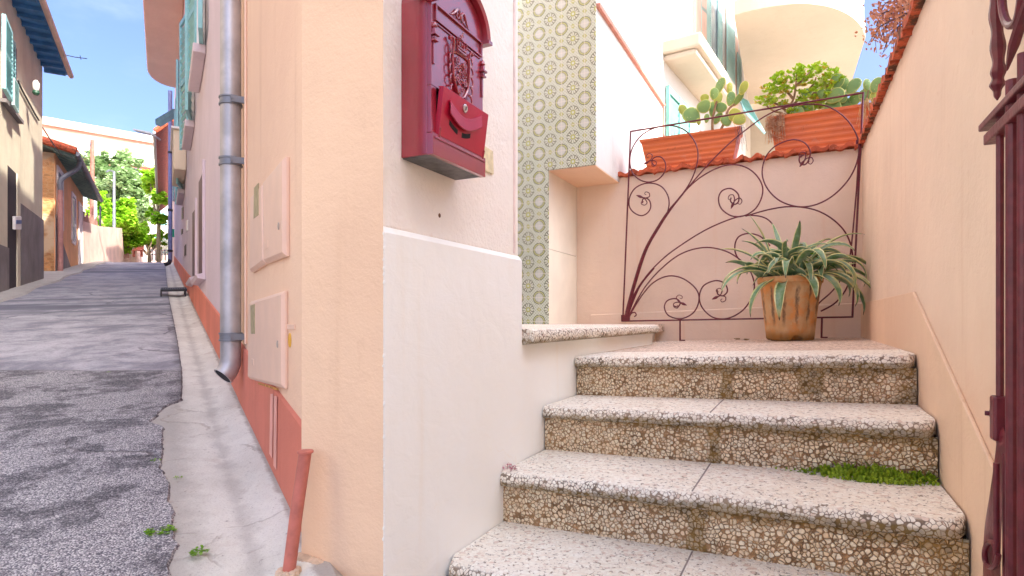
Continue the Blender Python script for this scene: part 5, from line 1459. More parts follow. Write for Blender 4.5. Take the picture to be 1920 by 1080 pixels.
mb = MB(); mb.tube([fq(qd, .13, road_z(qd, 0)+.2), fq(qd, .16, road_z(qd, 0)+.1), fq(qd-.05, .26, road_z(qd, 0)+.05)], .06, 12); mb.build('shoe', M['dark_metal'], fd)
ac = thing('wall_cabinet', 'beige cabinet hung high on the mauve wall below the balcony', 'cabinet')
q0_, z0_ = on_w(336, 318, .1); 
fbox('case', M['soffit'], ac, q0_, q0_+1.4, .001, .18, z0_, z0_+.62, bevel=.02); fbox('lid', M['white_paint'], ac, q0_-.04, q0_+1.44, .001, .21, z0_+.621, z0_+.66, bevel=.01)
# metal grating at the wall foot
gr = thing('metal_grate', 'black metal grating ramp lying at the foot of the mauve wall', 'grate')
mb = MB(); qa, qb = 7.8, 8.2
for k in range(12):
    w_ = .03+k*.028; mb.hexa([fq(q, w2, road_z(q, w2)+dz) for dz in (.075, .10) for q, w2 in ((qa, w_), (qb, w_), (qb, w_+.008), (qa, w_+.008))])
for k in range(10):
    q = qa+(qb-qa-.02)*k/9; mb.hexa([fq(a, b, road_z(a, b)+dz) for dz in (.070, .098) for a, b in ((q, .03), (q+.02, .03), (q+.02, .345), (q, .345))])
mb.build('grid', M['dark_metal'], gr)
for a, b in ((qa+.02, .04), (qa+.02, .33), (qb-.03, .04), (qb-.03, .33)):
    mb = MB(); mb.box(lambda x, y, z: fq(a+x, b+y, road_z(a, b)+z), 0, .02, 0, .02, -.01, .075); mb.build('leg', M['dark_metal'], gr)
# street lamp on the far house end
sl_ = thing('wall_lamp', 'slim grey street lamp on a bracket from the far end of the mauve house', 'street lamp')
a_, b_, c_ = at(300, 262, 19.5), at(284, 252, 19.0), at(253, 245, 18.4)
mb = MB(); mb.tube([a_, b_.lerp(a_, .3), b_], .035, 8); mb.build('arm', M['grey_metal'], sl_)
mb = MB(); d = (c_-b_); n_ = Vector((0, 1, 0))
mb.hexa([b_+Vector((0, -.12, -.03)), b_+Vector((0, .12, -.03)), c_+Vector((0, .12, -.02)), c_+Vector((0, -.12, -.02)), b_+Vector((0, -.12, .06)), b_+Vector((0, .12, .06)), c_+Vector((0, .12, .04)), c_+Vector((0, -.12, .04))])
mb.build('lamp_head', M['grey_metal'], sl_, bevel=.02)
tb = thing('street_sign', 'small green plate fixed to the wall beside the far downpipe', 'sign')
p_ = at(321, 437, 19.0); mb = MB(); mb.prism([p_+Vector((x, 0, z)) for x, z in ((-.11, -.13), (.11, -.13), (.11, .13), (-.11, .13))], (0, .03, 0)); mb.build('plate', m_plain("green_plate", rgb(20, 130, 96), .5), tb, bevel=.004)
mb = MB(); mb.tube([p_+Vector((.0, .02, 0)), p_+Vector((.25, .3, 0))], .015, 6); mb.build('bracket', M['dark_metal'], tb)

# house further up on the right with a deep tiled eave
hc = thing('tiled_eave_house', 'low house past the mauve terrace with dark red tiled eaves over the street', 'house')
fbox('wall', M['far_pink'], hc, QE+.4, 40, -5, -.05, 0, 6.3)
mb = MB(); mb.hexa([fq(21.5, -.2, 6.9), fq(38, -.2, 6.9), fq(38, .50, 6.2), fq(21.5, .50, 6.2), fq(21.5, -.2, 7.02), fq(38, -.2, 7.02), fq(38, .50, 6.32), fq(21.5, .50, 6.32)])
mb.build('eaves', M['eave_red'], hc)
mb = MB()
for k in range(60):
    q = 21.5+k*.275; mb.tube([fq(q, .54, 6.30), fq(q, -.2, 7.04)], .09, 6)
mb.build('roof_tiles', M['roof'], hc)
mb = MB(); mb.tube([fq(21.3, .56, 6.2), fq(38, .56, 6.2)], .05, 8); mb.build('gutter', M['grey_metal'], hc)

# ================================================================== HOUSES ON THE LEFT
WL = 2.2
h1 = thing('beige_house', 'tall beige plastered house with blue eaves and a grey base at the left edge', 'house')
e = 12.06
zt1 = 4.72
mb = MB(); mb.box(fq, 1.0, e, WL, WL+6, -2, zt1-.02); mb.build('wall', M['beige_house'], h1)
dq0 = on_w(14, 400, WL)[0]; dq1 = on_w(36, 400, WL)[0]
print('house1 door q', dq0, dq1)
for a, b, top0, top1 in ((1.0, dq0, None, None), (dq1, e, None, None)):
    qs = frange(a, b, .8)
    mb = MB()
    for qa_, qb_ in zip(qs[:-1], qs[1:]):
        za = 1.45 if a < 5 else 1.30
        mb.hexa([fq(qa_, WL-.02, -2), fq(qb_, WL-.02, -2), fq(qb_, WL-.0005, -2), fq(qa_, WL-.0005, -2), fq(qa_, WL-.02, road_z(qa_, WL)+za-.10*(qa_-a)), fq(qb_, WL-.02, road_z(qb_, WL)+za-.10*(qb_-a)), fq(qb_, WL-.0005, road_z(qb_, WL)+za-.10*(qb_-a)), fq(qa_, WL-.0005, road_z(qa_, WL)+za-.10*(qa_-a))])
    mb.build('grey_base', M['greybase'], h1)
dz = on_w(16, 312, WL)[1]
fd_ = fbox('door', M['dark'], h1, dq0, dq1-.25, WL-.006, WL-.001, road_z(dq0, WL), dz)
fbox('door_jamb', M['beige_house'], h1, dq1-.25, dq1-.05, WL-.022, WL-.001, road_z(dq0, WL)-.1, dz)
# blue boarded eaves with rafters
mb = MB()
mb.hexa([fq(1, WL, 4.62), fq(e+.3, WL, 4.62), fq(e+.3, 1.86, 4.62), fq(1, 1.86, 4.62), fq(1, WL, 4.66), fq(e+.3, WL, 4.66), fq(e+.3, 1.86, 4.66), fq(1, 1.86, 4.66)])
mb.build('eaves_boards', M['eave_blue'], h1)
mb = MB()
for k in range(34):
    q = 1.3+k*.33; mb.box(fq, q, q+.06, 1.88, WL, 4.56, 4.619)
mb.build('rafters', M['eave_blue'], h1)
mb = MB(); mb.hexa([fq(.9, 1.82, 4.665), fq(e+.36, 1.82, 4.665), fq(e+.36, 4.5, 5.6), fq(.9, 4.5, 5.6), fq(.9, 1.82, 4.72), fq(e+.36, 1.82, 4.72), fq(e+.36, 4.5, 5.7), fq(.9, 4.5, 5.7)])
mb.build('roof', M['roof'], h1)
mb = MB(); mb.tube([fq(.9, 1.82, 4.63), fq(e+.36, 1.82, 4.63)], .045, 8); mb.build('gutter', M['far_pink'], h1)
mb = MB(); wquad(mb, [(4, 38), (31, 92), (31, 222), (4, 182)], WL-.004, WL-.001, WL); wd1 = mb.build('window', M['mauve_dark'], h1)
mb = MB(); wquad(mb, [(0, 183), (34, 226), (34, 232), (0, 190)], WL-.07, WL-.001, WL); mb.build('sill', M['greybase'], wd1)
def lv_quad(par, pts, w0, w1, mat, n=14):
    c = [on_w(x, y, w0) for x, y in pts]      # tl, tr, br, bl
    mb = MB()
    def pt(a, b, w_): 
        q = (c[0][0]*(1-a)+c[1][0]*a)*(1-b)+(c[3][0]*(1-a)+c[2][0]*a)*b; z = (c[0][1]*(1-a)+c[1][1]*a)*(1-b)+(c[3][1]*(1-a)+c[2][1]*a)*b
        return fq(q, w_, z)
    def bx(a0, a1, b0, b1, wa, wb): mb.hexa([pt(a0, b1, wa), pt(a1, b1, wa), pt(a1, b1, wb), pt(a0, b1, wb), pt(a0, b0, wa), pt(a1, b0, wa), pt(a1, b0, wb), pt(a0, b0, wb)])
    bx(0, .12, 0, 1, w0, w1); bx(.88, 1, 0, 1, w0, w1)
    for b in (0, .48, .95): bx(.12, .88, b, b+.05, w0, w1)
    for k in range(n):
        b = .05+.9*k/n; mb.hexa([pt(.12, b+.045, w0), pt(.88, b+.045, w0), pt(.88, b+.045, w0+.004), pt(.12, b+.045, w0+.004), pt(.12, b+.01, w1-.004), pt(.88, b+.01, w1-.004), pt(.88, b+.01, w1), pt(.12, b+.01, w1)])
    return mb.build('shutter', mat, par)
lv_quad(wd1, [(3, 25), (17, 60), (17, 190), (3, 165)], WL-.20, WL-.24, M['teal'])
lv_quad(wd1, [(19, 72), (25, 80), (25, 195), (19, 185)], WL-.03, WL-.06, M['teal'])
lv_quad(wd1, [(22, 145), (31, 160), (31, 212), (22, 196)], WL-.10, WL-.13, M['teal_pale'])
em = thing('electric_meter', 'small white and blue meter box fixed low in the doorway of the beige house', 'meter box')
mb = MB(); wquad(mb, [(19, 405), (31, 405), (31, 430), (19, 430)], WL-.06, WL-.0225, WL); mb.build('case', M['white_paint'], em, bevel=.01)
mb = MB(); wquad(mb, [(20, 412), (30, 412), (30, 419), (20, 419)], WL-.066, WL-.0605, WL); mb.build('label_strip', m_plain("blue_strip", rgb(70, 90, 140), .5), em)
fl = thing('floodlight', 'small white floodlight with a dark cable on the beige house wall', 'lamp')
q_, z_ = on_w(43, 160, WL)
mb = MB(); mb.lathe(fq(q_, WL-.16, z_-.05), [(.03, 0), (.045, .04), (.045, .12), (.02, .16)], 12); mb.build('lamp_head', M['white_paint'], fl)
mb = MB(); mb.lathe(fq(q_, WL-.16, z_-.12), [(.03, 0), (.05, .03), (.04, .07)], 10); mb.build('sensor', m_plain("dark_green_sensor", rgb(40, 80, 60), .5), fl)
mb = MB(); P = [on_w(x, y, WL) for x, y in ((30, 150), (38, 168), (50, 190), (62, 212), (70, 225))]
mb.tube(crom([fq(a, WL-.02, b) for a, b in P], 5), .014, 6); mb.build('cable', M['dark_metal'], fl)

W2 = 2.385; QA, QB = 15.0, 20.4
def m_rubble():
    n = NT("rubble_stone_wall"); p = n.pos()
    v = n.voro(n.vmath('MULTIPLY', p, (1, 1, 1.8)), 10, 'DISTANCE_TO_EDGE'); vc = n.node('ShaderNodeTexVoronoi'); n.put(vc.inputs['Vector'], n.vmath('MULTIPLY', p, (1, 1, 1.8))); vc.inputs['Scale'].default_value = 10
    s = n.node('ShaderNodeSeparateColor'); n.l.new(vc.outputs['Color'], s.inputs[0])
    c = n.mix(s.outputs[0], rgb(206, 150, 94), rgb(168, 118, 74)); c = n.mix(n.math('MULTIPLY', n.ramp(v, .03, .10, 1, 0), .6), c, rgb(196, 158, 112))
    c = n.mix(n.ramp(n.noise(p, 1.2, 4), .5, .6), c, rgb(206, 178, 142))
    return n.out(c, .95, n.bump(v, .6, .03))
h2 = thing('orange_house', 'single-storey faded orange house with green eaves and a rubble stone end wall', 'house')
ZE = 3.72
mb = MB(); mb.box(fq, QA+.03, QB, W2, W2+5, -1, ZE); mb.build('wall', M['orange_house'], h2)
mb = MB(); mb.box(fq, QA, QA+.029, W2+.02, W2+5, -1, ZE); mb.build('stone_end', m_rubble(), h2)
mb = MB(); mb.prism([fq(QA+.03, W2-.012, 0), fq(QA+2.6, W2-.012, 0), fq(QA+2.6, W2-.012, 1.35), fq(QA+1.4, W2-.012, 1.75), fq(QA+.03, W2-.012, 2.35)], fq(0, .0115)-fq(0, 0)); mb.build('damp_base', M['greybase'], h2)
mb = MB(); mb.hexa([fq(QA-.25, W2+.3, ZE+.12), fq(QB+.25, W2+.3, ZE+.12), fq(QB+.25, 2.0, ZE-.05), fq(QA-.25, 2.0, ZE-.05), fq(QA-.25, W2+.3, ZE+.16), fq(QB+.25, W2+.3, ZE+.16), fq(QB+.25, 2.0, ZE-.01), fq(QA-.25, 2.0, ZE-.01)])
mb.build('eaves_boards', M['eave_green'], h2)
mb = MB()
for k in range(20):
    q = QA-.2+k*.29; mb.hexa([fq(q, W2, ZE+.0), fq(q+.07, W2, ZE+.0), fq(q+.07, 2.02, ZE-.12), fq(q, 2.02, ZE-.12), fq(q, W2, ZE+.07), fq(q+.07, W2, ZE+.07), fq(q+.07, 2.02, ZE-.051), fq(q, 2.02, ZE-.051)])
mb.build('rafters', M['eave_green'], h2)
mb = MB()
for k in range(24):
    q = QA-.3+k*.26; mb.tube([fq(q, 1.97, ZE+.03), fq(q, 4.2, ZE+.62)], .085, 8)
mb.hexa([fq(QA-.3, 1.98, ZE-.005), fq(QB+.3, 1.98, ZE-.005), fq(QB+.3, 4.2, ZE+.55), fq(QA-.3, 4.2, ZE+.55), fq(QA-.3, 1.98, ZE+.03), fq(QB+.3, 1.98, ZE+.03), fq(QB+.3, 4.2, ZE+.62), fq(QA-.3, 4.2, ZE+.62)])
mb.build('roof_tiles', M['roof'], h2)
mb = MB(); mb.tube([fq(QA-.3, 1.95, ZE-.03), fq(QB+.3, 1.95, ZE-.03)], .05, 8); mb.build('gutter', M['grey_metal'], h2)
mb = MB(); P = [fq(QA+.2, 1.96, ZE-.06), fq(QA+.2, 2.0, ZE-.25), fq(QA+.12, W2-.10, ZE-.55), fq(QA+.12, W2-.08, ZE-.8)]
mb.tube(crom(P, 4), .05, 10); mb.build('offset_pipe', M['grey_metal'], h2)
mb = MB(); mb.lathe(fq(QA+.12, W2-.08, road_z(QA, 2.2)), [(.055, 0), (.055, ZE-.8-road_z(QA, 2.2))], 12); mb.build('rain_pipe', M['pinkpipe'], h2)
for nm, pts, wood in (('window', [(107, 318), (116, 334), (116, 428), (107, 424)], 'glass'), ('window', [(134, 366), (140, 376), (140, 454), (134, 450)], 'glass'), ('door', [(147, 384), (153, 398), (153, 497), (147, 498)], 'white_paint')):
    c = [on_w(x, y, W2) for x, y in pts]; a0, a1 = c[0][0], c[1][0]; z1_ = c[0][1]; z0_ = c[3][1]
    f = fbox(nm, M[wood], h2, a0, a1, W2-.006, W2-.0005, z0_, z1_)
    mb = MB()
    for x0, x1, y0, y1 in ((a0-.09, a0, z0_, z1_+.09), (a1, a1+.09, z0_, z1_+.09), (a0, a1, z1_, z1_+.09), (a0, a1, z0_-.07, z0_)): mb.box(fq, x0, x1, W2-.03, W2-.0005, y0, y1)
    mb.build('frame', M['white_paint'], f)

# ================================================================== FURTHER UP THE STREET
bw = thing('boundary_wall', 'pinkish boundary wall topped with weathered boards beyond the orange house', 'wall')
WP = [at(156, 500, 17.5), at(186, 497, 20.5), at(222, 487, 25), at(236, 480, 29), at(252, 478, 33), at(300, 480, 46)]
for i in range(len(WP)-1):
    a, b = WP[i], WP[i+1]; d = (b-a).normalized(); n_ = Vector((-d.y, d.x, 0)).normalized()*.2
    h = 1.35
    mb = MB(); mb.prism([Vector((a.x, a.y, 0)), Vector((b.x, b.y, 0)), Vector((b.x, b.y, b.z+h*(.95 if i > 2 else 1))), Vector((a.x, a.y, a.z+h))], n_); mb.build('wall_run', M['far_pink'], bw)
a, b = WP[0], WP[1]
mb = MB()
for k in range(16):
    p0 = a.lerp(b, k/16); p1 = a.lerp(b, (k+.86)/16); mb.prism([p0+Vector((0, -.1, .5)), p1+Vector((0, -.1, .5)), p1+Vector((0, -.1, 1.5+.08*(k % 3))), p0+Vector((0, -.1, 1.5+.08*(k % 3)))], (0, .04, 0))
mb.build('boards', M['boards'], bw)
mb = MB(); p0 = WP[3]; 
for k in range(7):
    p = at(226+k*2.2, 480, 28); mb.box(lambda x, y, z: p+Vector((x, y, z)), 0, .045, 0, .04, -.1, 1.25)
mb.build('board_gate', M['boards'], bw)
up = thing('utility_pole', 'slender reddish wooden utility pole rising behind the orange house', 'pole')
mb = MB(); b_ = at(173, 498, 21); mb.lathe(Vector((b_.x, b_.y, b_.z-.3)), [(.085, 0), (.06, at(171, 262, 21).z-b_.z+.3)], 10); mb.build('post', M['wood_pole'], up)
mb = MB(); b_ = at(179, 492, 20.8); mb.lathe(b_-Vector((0, 0, .2)), [(.05, 0), (.045, 2.4)], 8); mb.build('cable_duct', M['white_paint'], up)
mb = MB(); b_ = at(188, 492, 22); mb.lathe(b_-Vector((0, 0, .2)), [(.03, 0), (.03, 2.3)], 8); mb.build('stay', M['dark_metal'], up)
lp = thing('street_lamp', 'thin pale grey street lamp post standing among the bright green foliage', 'street lamp')
b_ = at(214, 484, 26); t_ = at(211, 322, 26)
mb = MB(); mb.lathe(b_-Vector((0, 0, .2)), [(.075, 0), (.05, t_.z-b_.z+.2)], 10); mb.build('post', M['grey_metal'], lp)
mb = MB(); mb.tube([t_+Vector((b_.x-t_.x, 0, 0)), t_+Vector((-.15, 0, .06)), at(200, 322, 25.5)], .035, 8); mb.build('arm', M['grey_metal'], lp)
for cbl, (p1, p2) in enumerate(((at(171, 275, 21), at(300, 268, 21)), )):
    pass
wr = thing('overhead_cable', 'thin sagging cable strung from the beige house to the far utility pole', 'cable')
A, B = fq(e, WL, on_w(71, 225, WL)[1]), at(171, 268, 21)
mb = MB(); mb.tube([A.lerp(B, t/14)+Vector((0, 0, -.7*sin(pi*t/14))) for t in range(15)], .012, 5); mb.build('wire', M['dark_metal'], wr)
wr2 = thing('aerial', 'thin wire aerial sticking out over the street from the blue eaves', 'aerial')
mb = MB(); mb.tube([fq(e-.3, 1.9, 4.75), at(122, 103, 11.2), at(140, 107, 11.6), at(163, 110, 12)], .008, 5)
mb.tube([at(150, 104, 11.8), at(152, 112, 11.8)], .006, 5); mb.build('rod', M['dark_metal'], wr2)
bn = thing('bench', 'small red bench at the top of the street before the pink wall', 'bench')
p = at(258, 478, 31)
mb = MB(); mb.box(lambda x, y, z: p+Vector((x, y, z)), -.25, .25, -.1, .1, .22, .27); mb.build('seat', M['redpipe'], bn)
for x in (-.22, .18):
    mb = MB(); mb.box(lambda a, b, c: p+Vector((a+x, b, c)), 0, .05, -.08, .08, -.1, .219); mb.build('leg', M['redpipe'], bn)
mb = MB(); mb.box(lambda x, y, z: p+Vector((x, y, z)), -.25, .25, .1, .13, .30, .5); mb.build('backrest', M['redpipe'], bn)
tg = thing('teal_gate', 'bright teal metal gate at the head of the street', 'gate')
mb = MB()
for k in range(16):
    p = at(291+k*1.8, 474, 34); mb.box(lambda x, y, z: p+Vector((x, y, z)), 0, .025, 0, .03, -.1, .95)
for z_ in (.0, .85):
    p = at(291, 474, 34); mb.box(lambda x, y, z: p+Vector((x, y, z)), 0, .86, -.01, .04, z_, z_+.05)
mb.build('pickets', m_plain("turquoise_paint", rgb(60, 190, 176), .5), tg)
wf = thing('white_fence', 'low white rail fence in front of the teal gate', 'fence')
mb = MB()
for k in range(6):
    p = at(284+k*6, 482, 32); mb.box(lambda x, y, z: p+Vector((x, y, z)), 0, .06, 0, .06, -.2, .42)
for z_ in (.12, .34):
    p = at(282, 482, 32); mb.box(lambda x, y, z: p+Vector((x, y, z)), 0, 1.1, .0, .04, z_, z_+.06)
mb.build('rails', M['white_paint'], wf)
# trees
def tree(label, cx, cy, Y, blobs, mat, n, ls, name='tree', group=None, trunk=True, stems=1):
    t = thing(name, label, 'tree', group); mb = MB(); mb.open = True
    tot = sum(r*r for _, _, r in blobs)
    base = at(cx, cy, Y); base.z = min(base.z, 2.5)
    for (x, y, r) in blobs:
        c = at(x, y, Y+random.uniform(-.8, .8)); R = r/FPX*Y
        m_ = int(n*r*r/tot); sub = []
        for k in range(max(4, int(m_/26))):
            d = Vector((random.gauss(0, 1), random.gauss(0, 1), random.gauss(0, 1))).normalized()*R*(.35+.65*random.random()**.5); sub.append((c+d, R*random.uniform(.16, .32)))
        for k in range(m_):
            sc_, sr = random.choice(sub); d = Vector((random.gauss(0, 1), random.gauss(0, 1), random.gauss(0, .8)))*sr*.6
            p = sc_+d; a = random.random()*6.28; el = random.uniform(-.9, .7); u_ = Vector((cos(a)*cos(el), sin(a)*cos(el), sin(el)))*ls*random.uniform(.6, 1.3); v_ = Vector((-sin(a), cos(a), random.uniform(-.5, .5)))*ls*.36
            mb.add([p-u_*.5, p+v_, p+u_*.6, p-v_], [(0, 1, 2, 3)])
    mb.build('crown', M[mat], t)
    mb = MB()
    top = at(blobs[0][0], blobs[0][1], Y)
    P = [Vector((base.x, base.y, 0)), base.lerp(top, .3), base.lerp(top, .6)+Vector((.1, 0, 0)), top]
    mb.tube(crom(P, 4), [.13-.007*i for i in range(13)], 8)
    for x, y, r in blobs[1:6]: mb.tube([base.lerp(top, .55), at(x, y, Y)], [.07, .03], 6)
    mb.build('trunk', M['trunk'], t)
    return t
random.seed(17)
tree('large grey-green tree rising behind the orange house roof', 222, 470, 38, [(222, 350, 34), (198, 312, 24), (240, 310, 26), (228, 380, 36), (255, 360, 24), (180, 340, 22), (248, 400, 30), (210, 410, 34), (162, 300, 18), (262, 395, 18), (270, 370, 14), (150, 325, 14), (195, 370, 26), (236, 345, 28)], 'tree_grey', 15000, .32)
tree('bright lime-green creeper bush spilling over the boundary wall', 215, 470, 27.5, [(185, 405, 20), (205, 430, 22), (230, 410, 22), (170, 435, 16), (248, 440, 22), (222, 450, 18), (190, 375, 14), (262, 450, 14), (240, 385, 15), (200, 455, 16), (235, 465, 12), (176, 452, 12), (215, 395, 18), (252, 420, 16)], 'tree_bright', 11000, .20, name='bush')
tree('low bright bush at the head of the street before the teal gate', 285, 470, 33, [(270, 445, 12), (256, 455, 12), (285, 450, 13), (300, 455, 10), (310, 440, 10)], 'tree_bright', 2200, .20, name='bush')
tree('airy bright green tree leaning in beside the red tiled eave', 300, 470, 30, [(290, 345, 18), (280, 330, 14), (298, 325, 14), (300, 370, 14), (285, 400, 10), (300, 410, 12), (278, 352, 10), (272, 425, 8)], 'tree_bright', 3200, .26)

# apartment block on the hill
ap = thing('apartment_block', 'long white and pink terraced apartment block on the hill behind the trees', 'building')
Z1 = at(70, 218, 60).z
def ab(mb, s0, s1, d0, d1, z0, z1):
    A = Vector((-48.2, 60, 0)); D = Vector((.75, .66, 0)); N = Vector((-.66, .75, 0))
    f = lambda s, d, z: A+D*s+N*d+Vector((0, 0, z)); mb.box(f, s0, s1, d0, d1, z0, z1)
mb = MB(); ab(mb, -25, 12.4, 0, 14, 4, Z1-.25); ab(mb, -25, 16, -1.2, 14, 4, Z1-3.3); ab(mb, -25, 34, -2.4, 14, 4, Z1-6.6); mb.build('facade', M['apt_pink'], ap)
mb = MB()
for z, s1, d0 in ((Z1, 12.8, -.35), (Z1-2.9, 16.6, -1.7), (Z1-5.9, 34.5, -3.0), (Z1-9.2, 34.5, -3.0), (Z1-12.3, 34.5, -3.0)):
    ab(mb, -25.3, s1, d0, 14.3, z-(.75 if z == Z1 else .95), z)
mb.build('parapet_band', M['apt_white'], ap)
for s, zt_, d in [(x, Z1-1.1, -.04) for x in (3.5, 8.6)]+[(x, Z1-4.1, -1.24) for x in (-1, 3, 7, 11)]+[(x, Z1-7.2, -2.44) for x in (2, 8, 13, 17.5, 22)]+[(x, Z1-10.4, -2.44) for x in (8, 13, 18)]:
    mb = MB(); ab(mb, s, s+1.9, d, d+.03, zt_-1.4, zt_); mb.build('window', M['glass'], ap)
fb = thing('pale_house', 'overexposed pale house glimpsed between the trees at the end of the street', 'house')
p = at(285, 478, 44)
mb = MB(); mb.box(lambda x, y, z: p+Vector((x, y, z)), -3.2, 4.5, 0, 5, -1, 5.6); mb.build('wall', M['apt_white'], fb)
mb = MB(); mb.box(lambda x, y, z: p+Vector((x, y, z)), -3.5, 4.8, -.3, 5.3, 5.6, 5.8); mb.build('roof', M['roof'], fb)
for x, z in ((-1.2, 2.2), (-1.2, 4), (.4, 2.2)):
    mb = MB(); mb.box(lambda a, b, c: p+Vector((a+x, b, c+z)), 0, .7, -.02, -.002, 0, 1.1); mb.build('window', M['teal'], fb)

# ================================================================== HOUSE BEHIND THE GARDEN WALL
bh = thing('courtyard_house', 'cream house behind the garden wall with teal shutters and a wide rounded balcony overhead', 'house')
# its side wall runs from A to B
A = uv(-1.30, 6.0); B = uv(-.86, 10.2); D = (B-A).normalized(); N = Vector((D.y, -D.x, 0))    # N points to the right
LW = (B-A).length
def cf2(s, d, z): return A+D*s+N*d+Vector((0, 0, z))
def on_cf(px, py, d=0.0):
    t, s_ = ray(px, py); # solve A + D s + N d on the ray
    ax, ay = A.x+N.x*d, A.y+N.y*d
    s = (t*ay-ax)/(D.x-t*D.y); Y = ay+D.y*s
    return s, s_*Y
mb = MB(); mb.box(cf2, -.01, LW, -3, 0, -1, 10); mb.build('side_wall', M['white_wall'], bh)
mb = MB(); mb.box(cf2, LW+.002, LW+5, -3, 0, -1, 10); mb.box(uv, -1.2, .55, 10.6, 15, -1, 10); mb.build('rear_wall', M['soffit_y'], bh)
# louvred ground-floor shutter seen past the strip
def cquad(px, d0, d1):
    c = [on_cf(x, y, d0) for x, y in px]; mb = MB(); mb.hexa([cf2(s, d0, z) for s, z in c]+[cf2(s, d1, z) for s, z in c]); return mb
def clouver(px, d0, d1, mat, par, n=16, cols=1):
    c = [on_cf(x, y, d0) for x, y in px]; mb = MB()
    def pt(a, b, d):
        s = (c[0][0]*(1-a)+c[1][0]*a)*(1-b)+(c[3][0]*(1-a)+c[2][0]*a)*b; z = (c[0][1]*(1-a)+c[1][1]*a)*(1-b)+(c[3][1]*(1-a)+c[2][1]*a)*b
        return cf2(s, d, z)
    def bx(a0, a1, b0, b1, wa, wb): mb.hexa([pt(a0, b1, wa), pt(a1, b1, wa), pt(a1, b1, wb), pt(a0, b1, wb), pt(a0, b0, wa), pt(a1, b0, wa), pt(a1, b0, wb), pt(a0, b0, wb)])
    for k in range(cols+1): a = k/cols; bx(max(0, a-.06), min(1, a+.06), 0, 1, d0, d1)
    for b in (0, .47, .95): bx(0, 1, b, b+.05, d0, d1-.002)
    for k in range(n):
        b = .05+.9*k/n; mb.hexa([pt(0.03, b+.04, d0), pt(.97, b+.04, d0), pt(.97, b+.04, d0+.004), pt(.03, b+.04, d0+.004), pt(.03, b+.008, d1-.006), pt(.97, b+.008, d1-.006), pt(.97, b+.008, d1-.002), pt(.03, b+.008, d1-.002)])
    return mb.build('shutter', mat, par)
wz = [on_cf(1252, 165)[0], on_cf(1293, 240)[0]]
mbk = cquad([(1253, 162), (1294, 236), (1294, 300), (1253, 300)], .001, .006); wn1 = mbk.build('window', M['dark'], bh)
zt_a = on_cf(1252, 160, .03)[1]
s0 = on_cf(1252, 160, .03)[0]; s1 = on_cf(1293, 238, .03)[0]
def clv(s0, s1, z0, z1, d0, d1, mat, par, cols=2, n=22):
    mb = MB()
    st = .06
    for k in range(cols+1):
        c = s0+(s1-s0)*k/cols; mb.box(cf2, max(s0, c-st/2), min(s1, c+st/2), d0, d1, z0, z1)
    for z in (z0, z1-.07): mb.box(cf2, s0+st/2, s1-st/2, d0, d1-.003, z, z+.07)
    for k in range(n):
        z = z0+.09+(z1-z0-.18)*k/n; mb.hexa([cf2(s0+.03, d0+.002, z), cf2(s1-.03, d0+.002, z), cf2(s1-.03, d0+.008, z), cf2(s0+.03, d0+.008, z), cf2(s0+.03, d1-.012, z+.055), cf2(s1-.03, d1-.012, z+.055), cf2(s1-.03, d1-.005, z+.055), cf2(s0+.03, d1-.005, z+.055)])
    return mb.build('shutter', mat, par)
clv(s0, s1, .8, zt_a, .012, .045, M['teal_deep'], wn1)
# stone ledge / flower-box sill with stepped profile
ZL0, ZL1 = 2.64, 2.84
c = on_cf(1241, 90, 0)[0]
L0, L1 = .05, 1.65
mb = MB()
dd0 = .38
mb.box(cf2, L0, L1, -.01, dd0, ZL0+.06, ZL1); mb.box(cf2, L0+.03, L1-.02, -.01, dd0-.05, ZL0, ZL0+.0595)
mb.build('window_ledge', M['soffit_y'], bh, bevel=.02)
# tall balcony door group: pink reveals, teal shutters folded out
s_a = on_cf(1300, 100, .0)[0]
g = fbox
for (x, y0, y1, d0, d1, mt) in ((1302, -60, 48, .0, .20, 'far_pink'),):
    s = on_cf(x, 0, d0)[0]; mb = MB(); z0_ = ZL1
    mb.box(cf2, s-.05, s+.45, .001, .03, z0_, 5.4); mb.build('reveal', M[mt], bh)
def flap(xh, yb, L, ang, par, mat='teal', zt_=5.6, d=.0):
    """vertical louvred leaf hinged on the side wall at pixel column xh, foot at pixel row yb"""
    s, _ = on_cf(xh, yb, d); p = cf2(s, d, 0); 
    dirv = (D*cos(ang)+N*sin(ang)); nn = Vector((-dirv.y, dirv.x, 0)); tip = p+dirv*L
    z0_ = (600-yb)/FPX*tip.y; F = lambda a, b, c_: p+dirv*a+nn*b+Vector((0, 0, c_)); mb = MB(); st = .05
    mb.box(F, 0, st, -.018, .018, z0_, zt_); mb.box(F, L-st, L, -.018, .018, z0_, zt_)
    k = 0; z = z0_+.06
    mb.box(F, st, L-st, -.016, .016, z0_, z0_+.06)
    while z < zt_-.06:
        mb.hexa([F(st, -.014, z), F(L-st, -.014, z), F(L-st, -.008, z), F(st, -.008, z), F(st, .008, z+.045), F(L-st, .008, z+.045), F(L-st, .014, z+.045), F(st, .014, z+.045)]); z += .06
    return mb.build('shutter', M[mat], par)
sw = fbox
s_ = on_cf(1318, 80)[0]
mb = MB(); mb.box(cf2, s_, s_+.9, .001, .012, ZL1, 5.4); wn2 = mb.build('window', M['glass'], bh)
clouver([(1313, -50), (1332, -50), (1332, 112), (1313, 78)], .02, .032, M['teal_pale'], wn2, 30)
clouver([(1345, -50), (1353, -50), (1353, 160), (1345, 144)], .02, .032, M['teal_pale'], wn2, 30)
s3 = on_cf(1360, 150)[0]
mb = MB(); mb.box(cf2, s3, s3+.8, .001, .012, 2.9, 5.4); wn3 = mb.build('window', M['far_pink'], bh)
clouver([(1362, 10), (1377, 28), (1377, 178), (1362, 160)], .02, .032, M['teal_pale'], wn3, 30)
